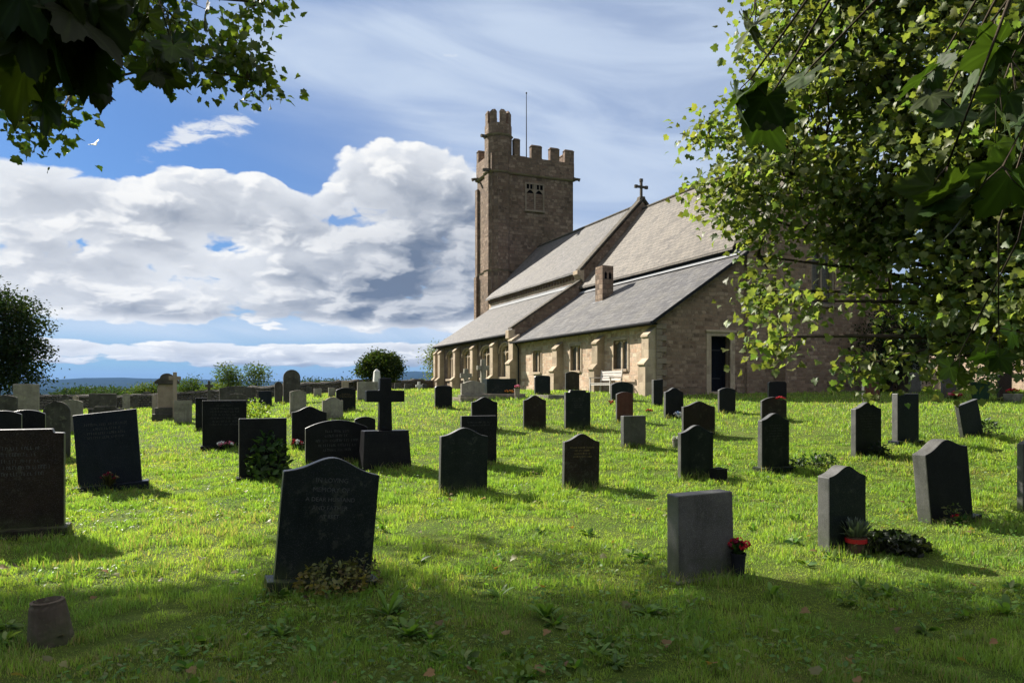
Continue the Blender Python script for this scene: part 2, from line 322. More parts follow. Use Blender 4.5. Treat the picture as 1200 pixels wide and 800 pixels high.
class MB:
    """collects shapes into one mesh"""
    def __init__(s): s.bm = bmesh.new()
    def poly_prism(s, pts, axis, a, b):
        """polygon pts (two coordinates) extruded from a to b along axis x, y or z"""
        def mk(p, h): return {'x': (h, p[0], p[1]), 'y': (p[0], h, p[1]), 'z': (p[0], p[1], h)}[axis]
        va = [s.bm.verts.new(mk(p, a)) for p in pts]; vb = [s.bm.verts.new(mk(p, b)) for p in pts]
        s.bm.faces.new(va); s.bm.faces.new(vb[::-1])
        for i in range(len(pts)):
            j = (i+1) % len(pts); s.bm.faces.new((va[j], va[i], vb[i], vb[j]))
        return s
    def box(s, x0, x1, y0, y1, z0, z1): return s.poly_prism([(x0, y0), (x1, y0), (x1, y1), (x0, y1)], 'z', z0, z1)
    def hull(s, lo, hi):
        """two matching rings of 3-D points joined"""
        va = [s.bm.verts.new(p) for p in lo]; vb = [s.bm.verts.new(p) for p in hi]
        s.bm.faces.new(va[::-1]); s.bm.faces.new(vb)
        for i in range(len(lo)):
            j = (i+1) % len(lo); s.bm.faces.new((va[i], va[j], vb[j], vb[i]))
        return s
    def tube(s, pts, rad, n=8):
        rings = []
        for i, p in enumerate(pts):
            p = Vector(p); a = Vector(pts[max(0, i-1)]); b = Vector(pts[min(len(pts)-1, i+1)]); d = (b-a).normalized()
            u = d.cross(Vector((0, 0, 1)) if abs(d.z) < .9 else Vector((1, 0, 0))).normalized(); v = d.cross(u)
            r = rad[i] if hasattr(rad, '__len__') else rad
            rings.append([s.bm.verts.new(p+u*math.cos(2*math.pi*k/n)*r+v*math.sin(2*math.pi*k/n)*r) for k in range(n)])
        for A, B in zip(rings, rings[1:]):
            for k in range(n): s.bm.faces.new((A[k], A[(k+1) % n], B[(k+1) % n], B[k]))
        s.bm.faces.new(rings[0][::-1]); s.bm.faces.new(rings[-1]); return s
    def lathe(s, prof, n=20, cx=0, cy=0, sy=1.0):
        rings = [[s.bm.verts.new((cx+r*math.cos(2*math.pi*k/n), cy+sy*r*math.sin(2*math.pi*k/n), z)) for k in range(n)] for r, z in prof]
        for A, B in zip(rings, rings[1:]):
            for k in range(n): s.bm.faces.new((A[k], A[(k+1) % n], B[(k+1) % n], B[k]))
        s.bm.faces.new(rings[0][::-1]); s.bm.faces.new(rings[-1]); return s
    def build(s, name, m, parent=None, bevel=0, smooth=False, rough=0, seed=0, uv=True, loc=None):
        bmesh.ops.recalc_face_normals(s.bm, faces=s.bm.faces)
        if bevel: bmesh.ops.bevel(s.bm, geom=[e for e in s.bm.edges if e.calc_length() > bevel*2.2 and e.calc_face_angle(0) > .5], offset=bevel, segments=2, affect='EDGES', profile=.6, clamp_overlap=True)
        if rough:
            rr = random.Random(seed)
            for v in s.bm.verts: v.co += Vector([rr.uniform(-rough, rough) for _ in range(3)])
        me = bpy.data.meshes.new(name); s.bm.to_mesh(me); s.bm.free()
        if smooth:
            for p in me.polygons: p.use_smooth = True
        if uv: uvs(me)
        me.materials.append(MATS[m]); o = bpy.data.objects.new(name, me)
        if loc: o.location = loc
        return link(o, parent)
def tag(o, label=None, cat=None, group=None, kind=None):
    for k, v in (('label', label), ('category', cat), ('group', group), ('kind', kind)):
        if v: o[k] = v
    return o
def empty(name, loc, rot=(0, 0, 0)):
    o = bpy.data.objects.new(name, None); o.location = loc; o.rotation_euler = rot; o.empty_display_size = .3; return link(o)

# ---------------------------------------------------------------- terrain
def sst(x, a, b):
    t = np.clip((x-a)/(b-a), 0, 1); return t*t*(3-2*t)
def vnoise(x, y, seed=0):
    xi = np.floor(x).astype(np.int64); yi = np.floor(y).astype(np.int64); fx = x-xi; fy = y-yi
    def h(a, b):
        n = (a*374761393+b*668265263+seed*1442695041) & 0xffffffff; n = ((n ^ (n >> 13))*1274126177) & 0xffffffff
        return ((n ^ (n >> 16)) & 0xffff)/65535.0
    fx = fx*fx*(3-2*fx); fy = fy*fy*(3-2*fy)
    return (h(xi, yi)*(1-fx)+h(xi+1, yi)*fx)*(1-fy)+(h(xi, yi+1)*(1-fx)+h(xi+1, yi+1)*fx)*fy
def fbm(x, y, o=4, seed=0):
    r = 0; a = .5; t = 0
    for i in range(o): r = r+a*vnoise(x*2**i, y*2**i, seed+i); t += a; a *= .5
    return r/t
HILL_AZ = [-60, -36, -33, -30, -25, -20, -15, -11.5, -9.5, -7.8, -6.6, -5.2, -3, 5, 40, 70]
HILL_Y8 = [439, 440, 443, 441, 441.5, 443, 444, 443, 437, 432, 434, 437, 436, 434, 430, 430]   # row of the skyline
def gz(x, y):
    """height of the ground"""
    x = np.asarray(x, float); y = np.asarray(y, float)
    prof = np.interp(y, [-60, 0, 6, 9, 12, 15, 18, 22, 27, 31, 36, 60], [0, 0, 0, .03, .13, .36, .60, .84, 1.10, 1.38, 1.47, 1.47])
    r = x/np.maximum(y, 6.0)
    mult = .30+.70*sst(r, -.56, -.12)+.22*sst(r, .28, .55)*(1-sst(y, 16, 30))
    mult = mult+(1-mult)*.02*sst(y, 30, 42)
    z = prof*mult+(fbm(x*.45, y*.45, 3, 5)-.5)*.10*sst(y, 2, 5)*(1-.6*sst(y, 20, 32))
    return z
def gfar(x, y):
    d = np.hypot(x, y); az = np.degrees(np.arctan2(x, np.maximum(y, -1e9)))
    near = gz(x, y)
    z = near - 32*sst(d, 68, 420)
    sky = np.interp(az, HILL_AZ, HILL_Y8); top = 1.6+(HOR-sky)/F*7600*np.cos(np.radians(np.clip(az, -60, 60)))
    z = z + (12+10*fbm(x/900, y/900, 4, 3))*sst(d, 1400, 3000)*1.0
    z = z + (20*fbm(x/700, y/700, 4, 9))*sst(d, 2600, 4200)
    z = z + np.maximum(0, top+22-60*(1-fbm(x/800, y/2500, 4, 12)))*sst(d, 5200, 7800)
    return z
m, n, out = mat('lawn'); ob = tex(n)
c = n.ramp(n.noise(ob, .9, 6, .65), [(.3, (.050, .085, .012)), (.5, (.085, .125, .018)), (.7, (.12, .145, .03))])
c = n.mix(n.ss(n.noise(ob, 3.5, 5, .7), .55, .75, 0, .55), c, (.12, .10, .045))
c = n.mix(n.ss(n.noise(ob, 30, 3, .7), .4, .7, 0, .6), c, (.03, .05, .010))
principled(n, out, c, .95, .1, n.noise(ob, 22, 5, .75), 1.0, .06)
m, n, out = mat('countryside'); ob = tex(n)
fv = n.vm('MULTIPLY', ob, (1/210, 1/210, 0)); fv = n.vm('ADD', fv, n.vm('MULTIPLY', n.noise(ob, .004, 3, .5, color=True), (1.2, 1.2, 0)))
vc = n.sep(n.voro(fv, 1.0))[0]
c = n.ramp(vc, [(0, (.03, .05, .015)), (.3, (.05, .08, .02)), (.55, (.10, .11, .04)), (.75, (.035, .055, .018)), (1, (.14, .12, .06))])
e = n.voro(fv, 1.0, 'DISTANCE_TO_EDGE', 'Distance'); c = n.mix(n.ss(e, .10, .05), c, (.018, .032, .012))
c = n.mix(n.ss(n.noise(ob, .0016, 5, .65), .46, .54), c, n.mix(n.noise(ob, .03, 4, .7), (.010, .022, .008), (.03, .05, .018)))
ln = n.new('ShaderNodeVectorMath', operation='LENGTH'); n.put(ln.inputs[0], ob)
c = n.mix(n.ss(ln.outputs['Value'], 300, 2500, 0, .96), c, (.006, .013, .012))  # far land darkened in its colour, standing for cloud shade
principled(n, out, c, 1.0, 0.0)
def grid_mesh(name, xs, ys, zf, mname):
    X, Y = np.meshgrid(xs, ys); Z = zf(X, Y); nx, ny = len(xs), len(ys)
    V = np.stack([X.ravel(), Y.ravel(), Z.ravel()], 1); i = np.arange(nx-1)[None, :]+np.arange(ny-1)[:, None]*nx; i = i.ravel()
    T = np.concatenate([np.stack([i, i+1, i+nx+1], 1), np.stack([i, i+nx+1, i+nx], 1)])
    return np_mesh(name, V, T, mname, smooth=True)
g = grid_mesh('ground', np.unique(np.concatenate([np.linspace(-75, -20, 60), np.linspace(-20, 20, 220), np.linspace(20, 75, 60)])),
              np.unique(np.concatenate([np.linspace(-30, 2, 20), np.linspace(2, 20, 130), np.linspace(20, 75, 90)])), lambda a, b: gz(a, b)-32*sst(np.hypot(a, b), 68, 420), 'lawn'); tag(g, kind='structure')
# the land beyond the churchyard, as rings out to the horizon
rr_ = np.concatenate([[48, 60], np.geomspace(70, 8600, 90)]); aa_ = np.radians(np.linspace(-180, 180, 481))
RR, AA = np.meshgrid(rr_, aa_); X, Y = RR*np.sin(AA), RR*np.cos(AA); Z = gfar(X, Y)-.35*(RR < 110)-2.0*(RR < 59)
nr = len(rr_); V = np.stack([X.ravel(), Y.ravel(), Z.ravel()], 1); i = (np.arange(nr-1)[None, :]+np.arange(480)[:, None]*nr).ravel()
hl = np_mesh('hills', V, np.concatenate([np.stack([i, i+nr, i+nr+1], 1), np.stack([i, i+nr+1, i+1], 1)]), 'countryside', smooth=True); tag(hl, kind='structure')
hm, hn, ho = mat('haze_air'); vp = hn.new('ShaderNodeVolumePrincipled')
vp.inputs['Color'].default_value = (.26, .50, 1.0, 1); vp.inputs['Density'].default_value = 3.0e-5; vp.inputs['Anisotropy'].default_value = .1
hm.node_tree.links.new(vp.outputs[0], ho.inputs['Volume'])
bm_ = MB().box(-8700, 8700, -8700, 8700, -60, 190); hz = bm_.build('haze', 'haze_air', uv=False); tag(hz, kind='stuff'); HAZE = hz

def gpt(px, py):
    """the ground point seen at a column and row of the photograph"""
    ax = (px-600)/F; az_ = (HOR-py)/F
    Y = np.arange(2.0, 62, .01); d = EYE+az_*Y-gz(ax*Y, Y); k = np.argmax(d < 0)
    y = float(Y[k] if d[k] < 0 else 60.0); return Vector((ax*y, y, float(gz(ax*y, y))))
def gv(x, y): return float(gz(x, y))
# ---------------------------------------------------------------- the church: local x runs north, local y runs west, z is height
church = empty('church', (5.85, 30.0, 0), (0, 0, R(23)))
tag(church, 'long medieval stone church with grey slate roofs and a battlemented west tower', 'church')
def part(mb, name, m, **kw): return mb.build(name, m, kw.pop('parent', church), **kw)
GB = 0.6                                       # walls go down into the ground
SJ = 14.5; SN = 30.3; SE = 0.0                   # joint of chancel and nave, west end of nave, east end
QC = 4.5; QR = 8.8; QN = 13.1
EA, TA = 4.30, 7.45                              # chancel aisle: eave, top of lean-to
EN, TN = 4.88, 7.95                              # nave aisle
EC, RC = 7.85, 12.95                             # chancel: eave, ridge
EV, RV = 8.75, 13.30                             # nave: eave, ridge

def wall_holes(mb, u0, u1, z0, z1, holes, plane, at, th):
    """a wall in the plane x = at or y = at, from u0 to u1, with rectangular holes (ua, ub, za, zb); made of butted blocks"""
    us = sorted(set([u0, u1]+[h[0] for h in holes]+[h[1] for h in holes]))
    for a, b in zip(us, us[1:]):
        zz = [z0]
        for h in sorted(holes, key=lambda h: h[2]):
            if h[0] <= a+1e-6 and h[1] >= b-1e-6: zz += [h[2], h[3]]
        zz.append(z1)
        for k in range(0, len(zz), 2):
            if zz[k+1]-zz[k] > .01:
                if plane == 'x': mb.box(at, at+th, a, b, zz[k], zz[k+1])
                else: mb.box(a, b, at, at+th, zz[k], zz[k+1])
# -- chancel aisle south wall with square-headed two-light windows
CW = [(2.75, 1.15, 2.45, 3.72), (6.95, 1.05, 2.48, 3.70), (11.45, 1.0, 2.5, 3.66)]
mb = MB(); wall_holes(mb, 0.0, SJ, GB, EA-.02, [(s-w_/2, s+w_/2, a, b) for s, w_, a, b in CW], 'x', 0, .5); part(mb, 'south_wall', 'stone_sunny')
def square_window(s, w_, a, b):
    fr = MB(); t = .12
    fr.box(-.03, .22, s-w_/2-t, s-w_/2, a-t, b+t).box(-.03, .22, s+w_/2, s+w_/2+t, a-t, b+t)
    fr.box(-.03, .22, s-w_/2, s+w_/2, b, b+t).box(-.07, .25, s-w_/2, s+w_/2, a-t, a).box(.06, .18, s-.06, s+.06, a, b)
    for sgn in (-1, 1):                             # shaped light heads
        c = s+sgn*w_/4; r = w_/4-.03
        fr.poly_prism([(c-r-.03, b-.12)]+[(c-r+2*r*k/8, b-.16+.13*math.sin(math.pi*k/8)) for k in range(9)]+[(c+r+.03, b-.12), (c+r+.03, b-.003), (c-r-.03, b-.003)], 'x', .08, .15)
    f = part(fr, 'window', 'stone_dressed', bevel=.01)
    g = MB().box(.15, .17, s-w_/2, s+w_/2, a, b).build('pane', 'window_glass', f)
    l = MB()
    for k in range(1, 6): l.box(.138, .147, s-w_/2, s+w_/2, a+(b-a)*k/6-.006, a+(b-a)*k/6+.006)
    for k in (1, 2, 4, 5): l.box(.136, .145, s-w_/2+w_*k/6-.006, s-w_/2+w_*k/6+.006, a, b)
    l.build('lattice', 'leaded', f, uv=False)
for c_ in CW: square_window(*c_)
# -- nave aisle south wall with tall pointed three-light windows
NW = [(15.95, 1.75), (19.1, 2.0), (22.75, 2.0), (26.3, 2.0)]; NA, NB = 2.30, 4.30
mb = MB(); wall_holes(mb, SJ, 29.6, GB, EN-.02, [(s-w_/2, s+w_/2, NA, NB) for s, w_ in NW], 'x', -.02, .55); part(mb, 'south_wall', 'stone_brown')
def tall_window(s, w_, a, b, x=-.02, spring=.72, parent=None, axis='x', lights=3, m='stone_dressed'):
    n_ = 14; fr = MB(); sp = a+(b-a)*spring; rise = b-sp
    def arch(hw, top): return [(s+hw*math.cos(math.pi*k/n_), sp+top*(math.sin(math.pi*k/n_)**.8)) for k in range(n_+1)]
    A = arch(w_/2-.10, rise-.10)
    def pr(mb, pts, x0, x1):
        if axis == 'x': mb.poly_prism(pts, 'x', x0, x1)
        else: mb.poly_prism(pts, 'y', x0, x1)
    # spandrels between the square hole and the arch
    pr(fr, [(s+w_/2, sp), (s+w_/2, b)]+[(s, b)]+A[:n_//2+1][::-1], x+.05, x+.35)
    pr(fr, [(s-w_/2, sp), (s-w_/2, b)]+[(s, b)]+A[n_//2:], x+.05, x+.35)
    for sg in (-1, 1): pr(fr, [(s+sg*w_/2, a), (s+sg*(w_/2-.10), a), (s+sg*(w_/2-.10), sp), (s+sg*w_/2, sp)], x+.05, x+.35)
    pr(fr, [(s-w_/2-.1, a-.14), (s+w_/2+.1, a-.14), (s+w_/2+.1, a), (s-w_/2-.1, a)], x-.10, x+.30)
    for k in range(1, lights):
        c = s-w_/2+w_*k/lights; pr(fr, [(c-.055, a), (c+.055, a), (c+.055, sp+rise*.55), (c-.055, sp+rise*.55)], x+.12, x+.26)
    for k in range(lights):                             # tracery heads
        c = s-w_/2+w_*(k+.5)/lights; hw = w_/lights/2
        P = [(c-hw, sp-.12), (c-hw, sp+.12), (c+hw, sp+.12), (c+hw, sp-.12)]+[(c+(hw-.07)*math.cos(math.pi*j/8), sp-.14+.19*math.sin(math.pi*j/8)) for j in range(9)]
        pr(fr, P, x+.14, x+.23)
    f = fr.build('window', m, parent or church)
    g = MB(); pr(g, [(s-w_/2+.05, a), (s+w_/2-.05, a), (s+w_/2-.05, sp)]+[(p[0], p[1]) for p in arch(w_/2-.06, rise-.06)]+[(s-w_/2+.05, sp)], x+.24, x+.26); g.build('pane', 'window_glass', f)
    l = MB()
    for k in range(1, 9):
        z = a+(sp-a)*k/8; pr(l, [(s-w_/2+.1, z-.006), (s+w_/2-.1, z-.006), (s+w_/2-.1, z+.006), (s-w_/2+.1, z+.006)], x+.225, x+.238)
    for k in range(1, lights*3):
        c = s-w_/2+w_*k/(lights*3); pr(l, [(c-.006, a), (c+.006, a), (c+.006, sp+rise*.3), (c-.006, sp+rise*.3)], x+.221, x+.234)
    l.build('lattice', 'leaded', f, uv=False)
    # hood mould round the arch
    hm_ = MB(); pts = [(s+(w_/2+.09)*math.cos(math.pi*k/n_), sp+(rise+.07)*(math.sin(math.pi*k/n_)**.8)) for k in range(n_+1)]
    if axis == 'x': hm_.tube([(x-.02, p[0], p[1]) for p in pts], .05, 6)
    else: hm_.tube([(p[0], x-.02, p[1]) for p in pts], .05, 6)
    hm_.build('hood_mould', m, f)
for s, w_ in NW: tall_window(s, w_, NA, NB)
# -- buttresses with weathered set-offs
def buttress(s, w_, top, mid, p0, p1, m='stone_dressed', x=0.0, body='stone_dressed'):
    b = MB()
    b.poly_prism([(x+.02, GB), (x-p0, GB), (x-p0, mid-.22), (x-p0-.05, mid-.20), (x-p0-.05, mid-.14), (x-p1, mid+.08), (x-p1, top-.45), (x-p1-.05, top-.42), (x-p1-.05, top-.36), (x+.02, top)], 'y', s, s+w_)
    return part(b, 'buttress', body, bevel=.012, rough=.006)
buttress(0.02, .52, 4.12, 2.75, .52, .36); buttress(4.15, .50, 4.05, 2.65, .55, .38); buttress(8.3, .50, 4.0, 2.65, .55, .38); 
buttress(13.85, .62, 4.75, 3.2, .62, .44)
for s in (17.15, 20.8, 24.4, 28.0): buttress(s, .50, 4.62, 2.35, .60, .38)
for x_, s0 in ((29.55, 0),): buttress(29.2, .45, 4.62, 2.35, .60, .38)
# -- quoins on the south-east corner, plinth course
q = MB()
for k in range(13):
    z = 1.2+k*.235; L = (.52, .30)[k % 2]
    q.box(-.022, .30, -.022, L if k % 2 else .0, z, z+.222) if False else q.box(-.015, (.48, .28)[k % 2], -.03, -.002, z, z+.22)
part(q, 'quoin', 'stone_dressed_dark', bevel=.01)  # darker copy of the dressed stone: east-side shade put into the colour
for a_, b_ in ((.54, 4.13), (4.67, 8.28), (8.82, 13.83)): part(MB().box(-.07, -.002, a_, b_, GB, 1.72), 'plinth_course', 'stone_sunny')
# -- east wall of the aisle with the priest's door, and the chancel gable beside it
DQ0, DQ1, DZ = 2.72, 3.72, 3.80
def lean(q_, e, t): return e+(t-e)*(q_/QC)
mb = MB()
mb.poly_prism([(0.0, GB), (DQ0, GB), (DQ0, lean(DQ0, EA, TA)), (0.0, lean(0, EA, TA))], 'y', 0.0, .5)
mb.poly_prism([(DQ0, DZ), (DQ1, DZ), (DQ1, lean(DQ1, EA, TA)), (DQ0, lean(DQ0, EA, TA))], 'y', 0.0, .5)
mb.poly_prism([(DQ1, GB), (QC, GB), (QC, TA), (DQ1, lean(DQ1, EA, TA))], 'y', 0.0, .5)
part(mb, 'east_wall', 'stone_east')
mb = MB(); t = .24
mb.box(DQ0-t, DQ0, -.03, .25, 1.2, DZ+t).box(DQ1, DQ1+t, -.03, .25, 1.2, DZ+t).box(DQ0, DQ1, -.03, .25, DZ, DZ+t).box(DQ0-t-.05, DQ1+t+.05, -.07, -.032, DZ+t-.08, DZ+t+.03).box(DQ0, DQ1, -.12, .5, 1.2, 1.47)
dr = part(mb, 'doorway', 'stone_dressed', bevel=.012)
mb = MB()
for k in range(6): mb.box(DQ0+k/6+.004, DQ0+(k+1)/6-.004, .30, .36, 1.47, DZ)
door = part(mb, 'door', 'door_blue', bevel=.006)
for z_ in (2.0, 3.2): MB().box(DQ0+.02, DQ1-.3, .285, .298, z_, z_+.05).build('hinge', 'iron', door)
mb = MB().tube([(DQ1-.15, .27, 2.52), (DQ1-.15, .25, 2.48), (DQ1-.15, .25, 2.42), (DQ1-.15, .27, 2.38)], .012, 6); mb.build('handle', 'iron', door)
for a_, b_ in ((-.09, DQ0-.3), (DQ1+.3, QC)): part(MB().box(a_, b_, -.06, -.032, GB, 1.68), 'plinth_course', 'stone_brown')
# chancel gable with a big pointed window
g0, g1 = 8.1, 9.5; gz0, gz1 = 5.4, 8.6
mb = MB(); mb.box(QC+.002, g0, -.15, .5, GB, EC+.2).box(g1, QN, -.15, .5, GB, EC+.2).box(g0, g1, -.15, .5, GB, gz0)
def rq(z): return QR-(RC+.1-z)/(RC+.1-EC)*(QR-QC)
mb.poly_prism([(QC, EC+.2), (g0, EC+.2), (g0, gz1), (g1, gz1), (g1, EC+.2), (QN, EC+.2), (QR, RC+.15)], 'y', -.15, .5)
part(mb, 'east_wall', 'stone_east')
tall_window(8.8, 1.4, gz0, gz1, x=-.15, spring=.72, axis='y', lights=2, m='stone_dressed_dark')
def ebut(q0, w_, top, mid):
    b = MB(); b.poly_prism([(-.152, GB), (-.75, GB), (-.75, mid-.2), (-.55, mid+.1), (-.55, top-.5), (-.152, top)], 'x', q0, q0+w_); part(b, 'buttress', 'stone_east', bevel=.012, rough=.008)
ebut(6.05, .62, 6.2, 3.4); ebut(11.0, .62, 6.2, 3.4); ebut(12.45, .6, 6.6, 3.4)
# remaining walls (seen only from other places)
mb = MB().box(QN-.5, QN, .5, SN, GB, EC).box(.0, QC, 29.1, 29.6, GB, EN); mb.poly_prism([(0, EN), (QC, EN), (QC, TN)], 'y', 29.1, 29.6)
part(mb, 'north_wall', 'stone_brown')
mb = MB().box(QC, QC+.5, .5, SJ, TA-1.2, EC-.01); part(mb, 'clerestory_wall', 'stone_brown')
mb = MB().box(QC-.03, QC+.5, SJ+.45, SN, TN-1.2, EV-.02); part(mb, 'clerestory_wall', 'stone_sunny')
# -- roofs
def roof(name, m, q0, z0, q1, z1, s0, s1, th=.10):
    b = MB(); nseg = max(2, int((s1-s0)/.7)); rr = random.Random(int(s0*10+q0*7)); bm = b.bm
    cols = []
    for i in range(nseg+1):
        s = s0+(s1-s0)*i/nseg; row = []
        for j in range(7):
            f = j/6; sag = -.035*math.sin(math.pi*f)-.03*math.sin(math.pi*i/nseg)*(1 if j else .5)+rr.uniform(-.010, .010)
            row.append(bm.verts.new((q0+(q1-q0)*f, s, z0+(z1-z0)*f+sag)))
        cols.append(row)
    for A, B in zip(cols, cols[1:]):
        for j in range(6): bm.faces.new((A[j], A[j+1], B[j+1], B[j]))
    ext = bmesh.ops.extrude_face_region(bm, geom=list(bm.faces)); vs_ = [v for v in ext['geom'] if isinstance(v, bmesh.types.BMVert)]
    for v in vs_: v.co.z -= th
    return part(b, name, m)
roof('roof', 'slate_grey', -.32, EA+.02, QC-.002, TA+.06, -.22, SJ-.02)
roof('roof', 'slate_pale', -.32, EN-.02, QC-.035, TN+.04, SJ+.36, 29.8)
r1 = roof('roof', 'stone_slate', QC-.28, EC-.10, QR, RC, .46, SJ+.1, .12); roof('roof', 'stone_slate', QN+.28, EC-.10, QR, RC, .46, SJ+.1, .12)
roof('roof', 'slate_pale', QC-.32, EV, QR, RV, SJ+.42, SN-.002, .12); roof('roof', 'slate_pale', QN+.28, EV, QR, RV, SJ+.42, SN-.002, .12)
mb = MB()
mb.tube([(QR, .4, RC+.02), (QR, SJ, RC+.02)], .09, 8); mb.tube([(QR, SJ+.45, RV+.02), (QR, SN, RV+.02)], .09, 8); part(mb, 'ridge_tiles', 'coping')
# lead flashings on top of the lean-tos
mb = MB(); mb.poly_prism([(QC-.36, TA-.13), (QC-.34, TA-.105), (QC-.036, TA+.11), (QC-.036, TA+.20), (QC-.006, TA+.20), (QC-.006, TA+.02)], 'y', .1, SJ-.05); part(mb, 'flashing', 'lead')
mb = MB(); mb.poly_prism([(QC-.30, TN-.12), (QC-.28, TN-.09), (QC-.066, TN+.08), (QC-.066, TN+.18), (QC-.036, TN+.18), (QC-.036, TN+.02)], 'y', SJ+.45, 29.7); part(mb, 'flashing', 'lead')
# gutters and pipes
mb = MB(); mb.tube([(-.40, -.25, EA-.06), (-.40, SJ-.2, EA-.06)], .065, 8); mb.box(-.34, -.02, -.12, SJ-.2, EA-.12, EA-.05); part(mb, 'gutter', 'gutter')
mb = MB(); mb.tube([(-.38, SJ+.2, EN-.12), (-.38, 29.8, EN-.12)], .06, 8); mb.box(-.32, -.03, SJ+.3, 29.6, EN-.22, EN-.12); part(mb, 'gutter', 'gutter')
mb = MB().tube([(-.36, 13.65, EA-.1), (-.14, 13.70, EA-.4), (-.12, 13.70, 1.4)], .045, 8); part(mb, 'downpipe', 'gutter')
# eave corbel table of the nave, dark eaves of the chancel
mb = MB().box(QC-.16, QC-.032, SJ+.5, SN-.02, EV-.20, EV-.11)
s = SJ+.7
while s < SN-.3: mb.box(QC-.15, QC-.032, s, s+.17, EV-.40, EV-.202); s += .42
part(mb, 'corbel_table', 'stone_brown', bevel=.01)
mb = MB().box(QC-.2, QC-.003, .5, SJ-.05, EC-.30, EC-.16); part(mb, 'eave_board', 'gutter')
# nave east gable: wall standing proud of the chancel roof, with coping and kneeler
def gable(s0, s1, up_, q0, z0, over, name, m):
    b = MB(); sl_ = (RV-EV)/(QR-QC)
    P = [(q0, z0-.9), (q0, z0+up_), (QR, z0+up_+(QR-q0)*sl_), (2*QR-q0, z0+up_), (2*QR-q0, z0-.9)]
    Q = [(q0+over, z0-.9)]+[(2*QR-q0-over, z0-.9)]
    b.poly_prism([(q0, z0-.9), (q0, z0+up_), (QR, z0+up_+(QR-q0)*sl_), (2*QR-q0, z0+up_), (2*QR-q0, z0-.9)], 'y', s0, s1); return part(b, name, m)
gable(SJ+.03, SJ+.40, .12, QC-.10, EV-.12, .0, 'gable_wall', 'stone_brown')
sl_ = (RV-EV)/(QR-QC); b = MB()
for sg in (-1, 1):
    x0 = QC-.24; z0 = EV+.0; P = [(x0, z0-.05), (x0, z0+.12), (QR, z0+.16+(QR-x0)*sl_+.02), (QR, z0+(QR-x0)*sl_+.02)]
    if sg > 0: P = [(2*QR-p[0], p[1]) for p in P]
    b.poly_prism(P, 'y', SJ-.06, SJ+.50)
part(b, 'gable_coping', 'coping', bevel=.02, rough=.012)
b = MB().poly_prism([(QC-.42, EV-.22), (QC+.05, EV-.75), (QC+.05, EV+.05), (QC-.42, EV+.02)], 'y', SJ-.08, SJ+.52); part(b, 'kneeler', 'stone_dressed', bevel=.02)
# cross on the gable
zc = RV+.35; b = MB()
b.poly_prism([(QR-.28, zc-.28), (QR+.28, zc-.28), (QR+.16, zc+.10), (QR-.16, zc+.10)], 'y', SJ+.02, SJ+.42)
b.box(QR-.07, QR+.07, SJ+.14, SJ+.28, zc+.10, zc+1.15).box(QR-.38, QR-.072, SJ+.145, SJ+.275, zc+.66, zc+.80).box(QR+.072, QR+.38, SJ+.145, SJ+.275, zc+.66, zc+.80)
for (dq, dz_) in ((-.38, .73), (.38, .73), (0, 1.15)): b.box(QR+dq-.10, QR+dq+.10, SJ+.135, SJ+.285, zc+dz_-.10, zc+dz_+.10)
part(b, 'gable_cross', 'coping', bevel=.015)
# parapet wall between the two lean-to roofs
b = MB(); up_ = .22; b.poly_prism([(-.06, EA-.5), (-.06, EN+.12+up_), (QC-.04, TN+.05+up_), (QC-.04, TA-.4)], 'y', SJ-.0, SJ+.34); part(b, 'parapet_wall', 'stone_brown')
b = MB(); b.poly_prism([(-.30, EN-.04+up_), (-.30, EN+.06+up_), (QC-.04, TN+.15+up_), (QC-.04, TN+.052+up_)], 'y', SJ-.06, SJ+.40); part(b, 'parapet_coping', 'coping', bevel=.02, rough=.01)
b = MB(); b.poly_prism([(-.45, EN-.35), (-.02, EN-.7), (-.02, EN+.2), (-.45, EN+.12)], 'y', SJ-.07, SJ+.41); part(b, 'kneeler', 'stone_dressed', bevel=.02)
# east verge of the chancel aisle: dark barge edge
b = MB(); b.poly_prism([(-.42, EA-.17), (-.42, EA-.03), (QC, TA+.05), (QC, TA-.10)], 'y', -.27, -.222); part(b, 'barge_board', 'gutter')
b = MB(); b.poly_prism([(QC-.2, EC+.0), (QC-.2, EC+.16), (QR, RC+.32), (2*QR-QC+.2, EC+.16), (2*QR-QC+.2, EC), (QR, RC+.16)], 'y', -.22, .45); part(b, 'gable_coping', 'coping', bevel=.02)
# chimney on the chancel aisle roof
cq, cs_ = 2.72, 9.05
b = MB().box(cq, cq+.66, cs_, cs_+.78, 5.5, 8.16); ch = part(b, 'chimney', 'stone_tower', bevel=.015, rough=.008)
b = MB()
for dx_ in (.20, .46): b.poly_prism([(cq+dx_-.07, 7.45), (cq+dx_+.07, 7.45), (cq+dx_+.07, 7.72), (cq+dx_, 7.86), (cq+dx_-.07, 7.72)], 'y', cs_-.006, cs_-.002)
b.build('vent', 'hollow_shade', ch)  # black plates on the face, painting the shade inside the vents
b = MB().box(cq-.12, cq+.8, cs_-.10, cs_-.003, 6.05, 6.12); b.poly_prism([(cq-.25, 5.98), (cq-.05, 6.12), (cq-.05, 6.25), (cq-.25, 6.05)], 'y', cs_-.12, cs_+.9); b.build('flashing', 'lead', ch)

# -- west tower
TS0, TS1, TQ0, TQ1 = SN, SN+3.5, 4.72, 12.2
tower = MB(); TZ = 20.3
tower.box(TQ0, TQ1, TS0, TS1, GB, 11.1).box(TQ0+.05, TQ1-.05, TS0+.05, TS1-.05, 11.1, 19.1).box(TQ0-.02, TQ1+.02, TS0-.02, TS1+.02, 19.22, TZ)
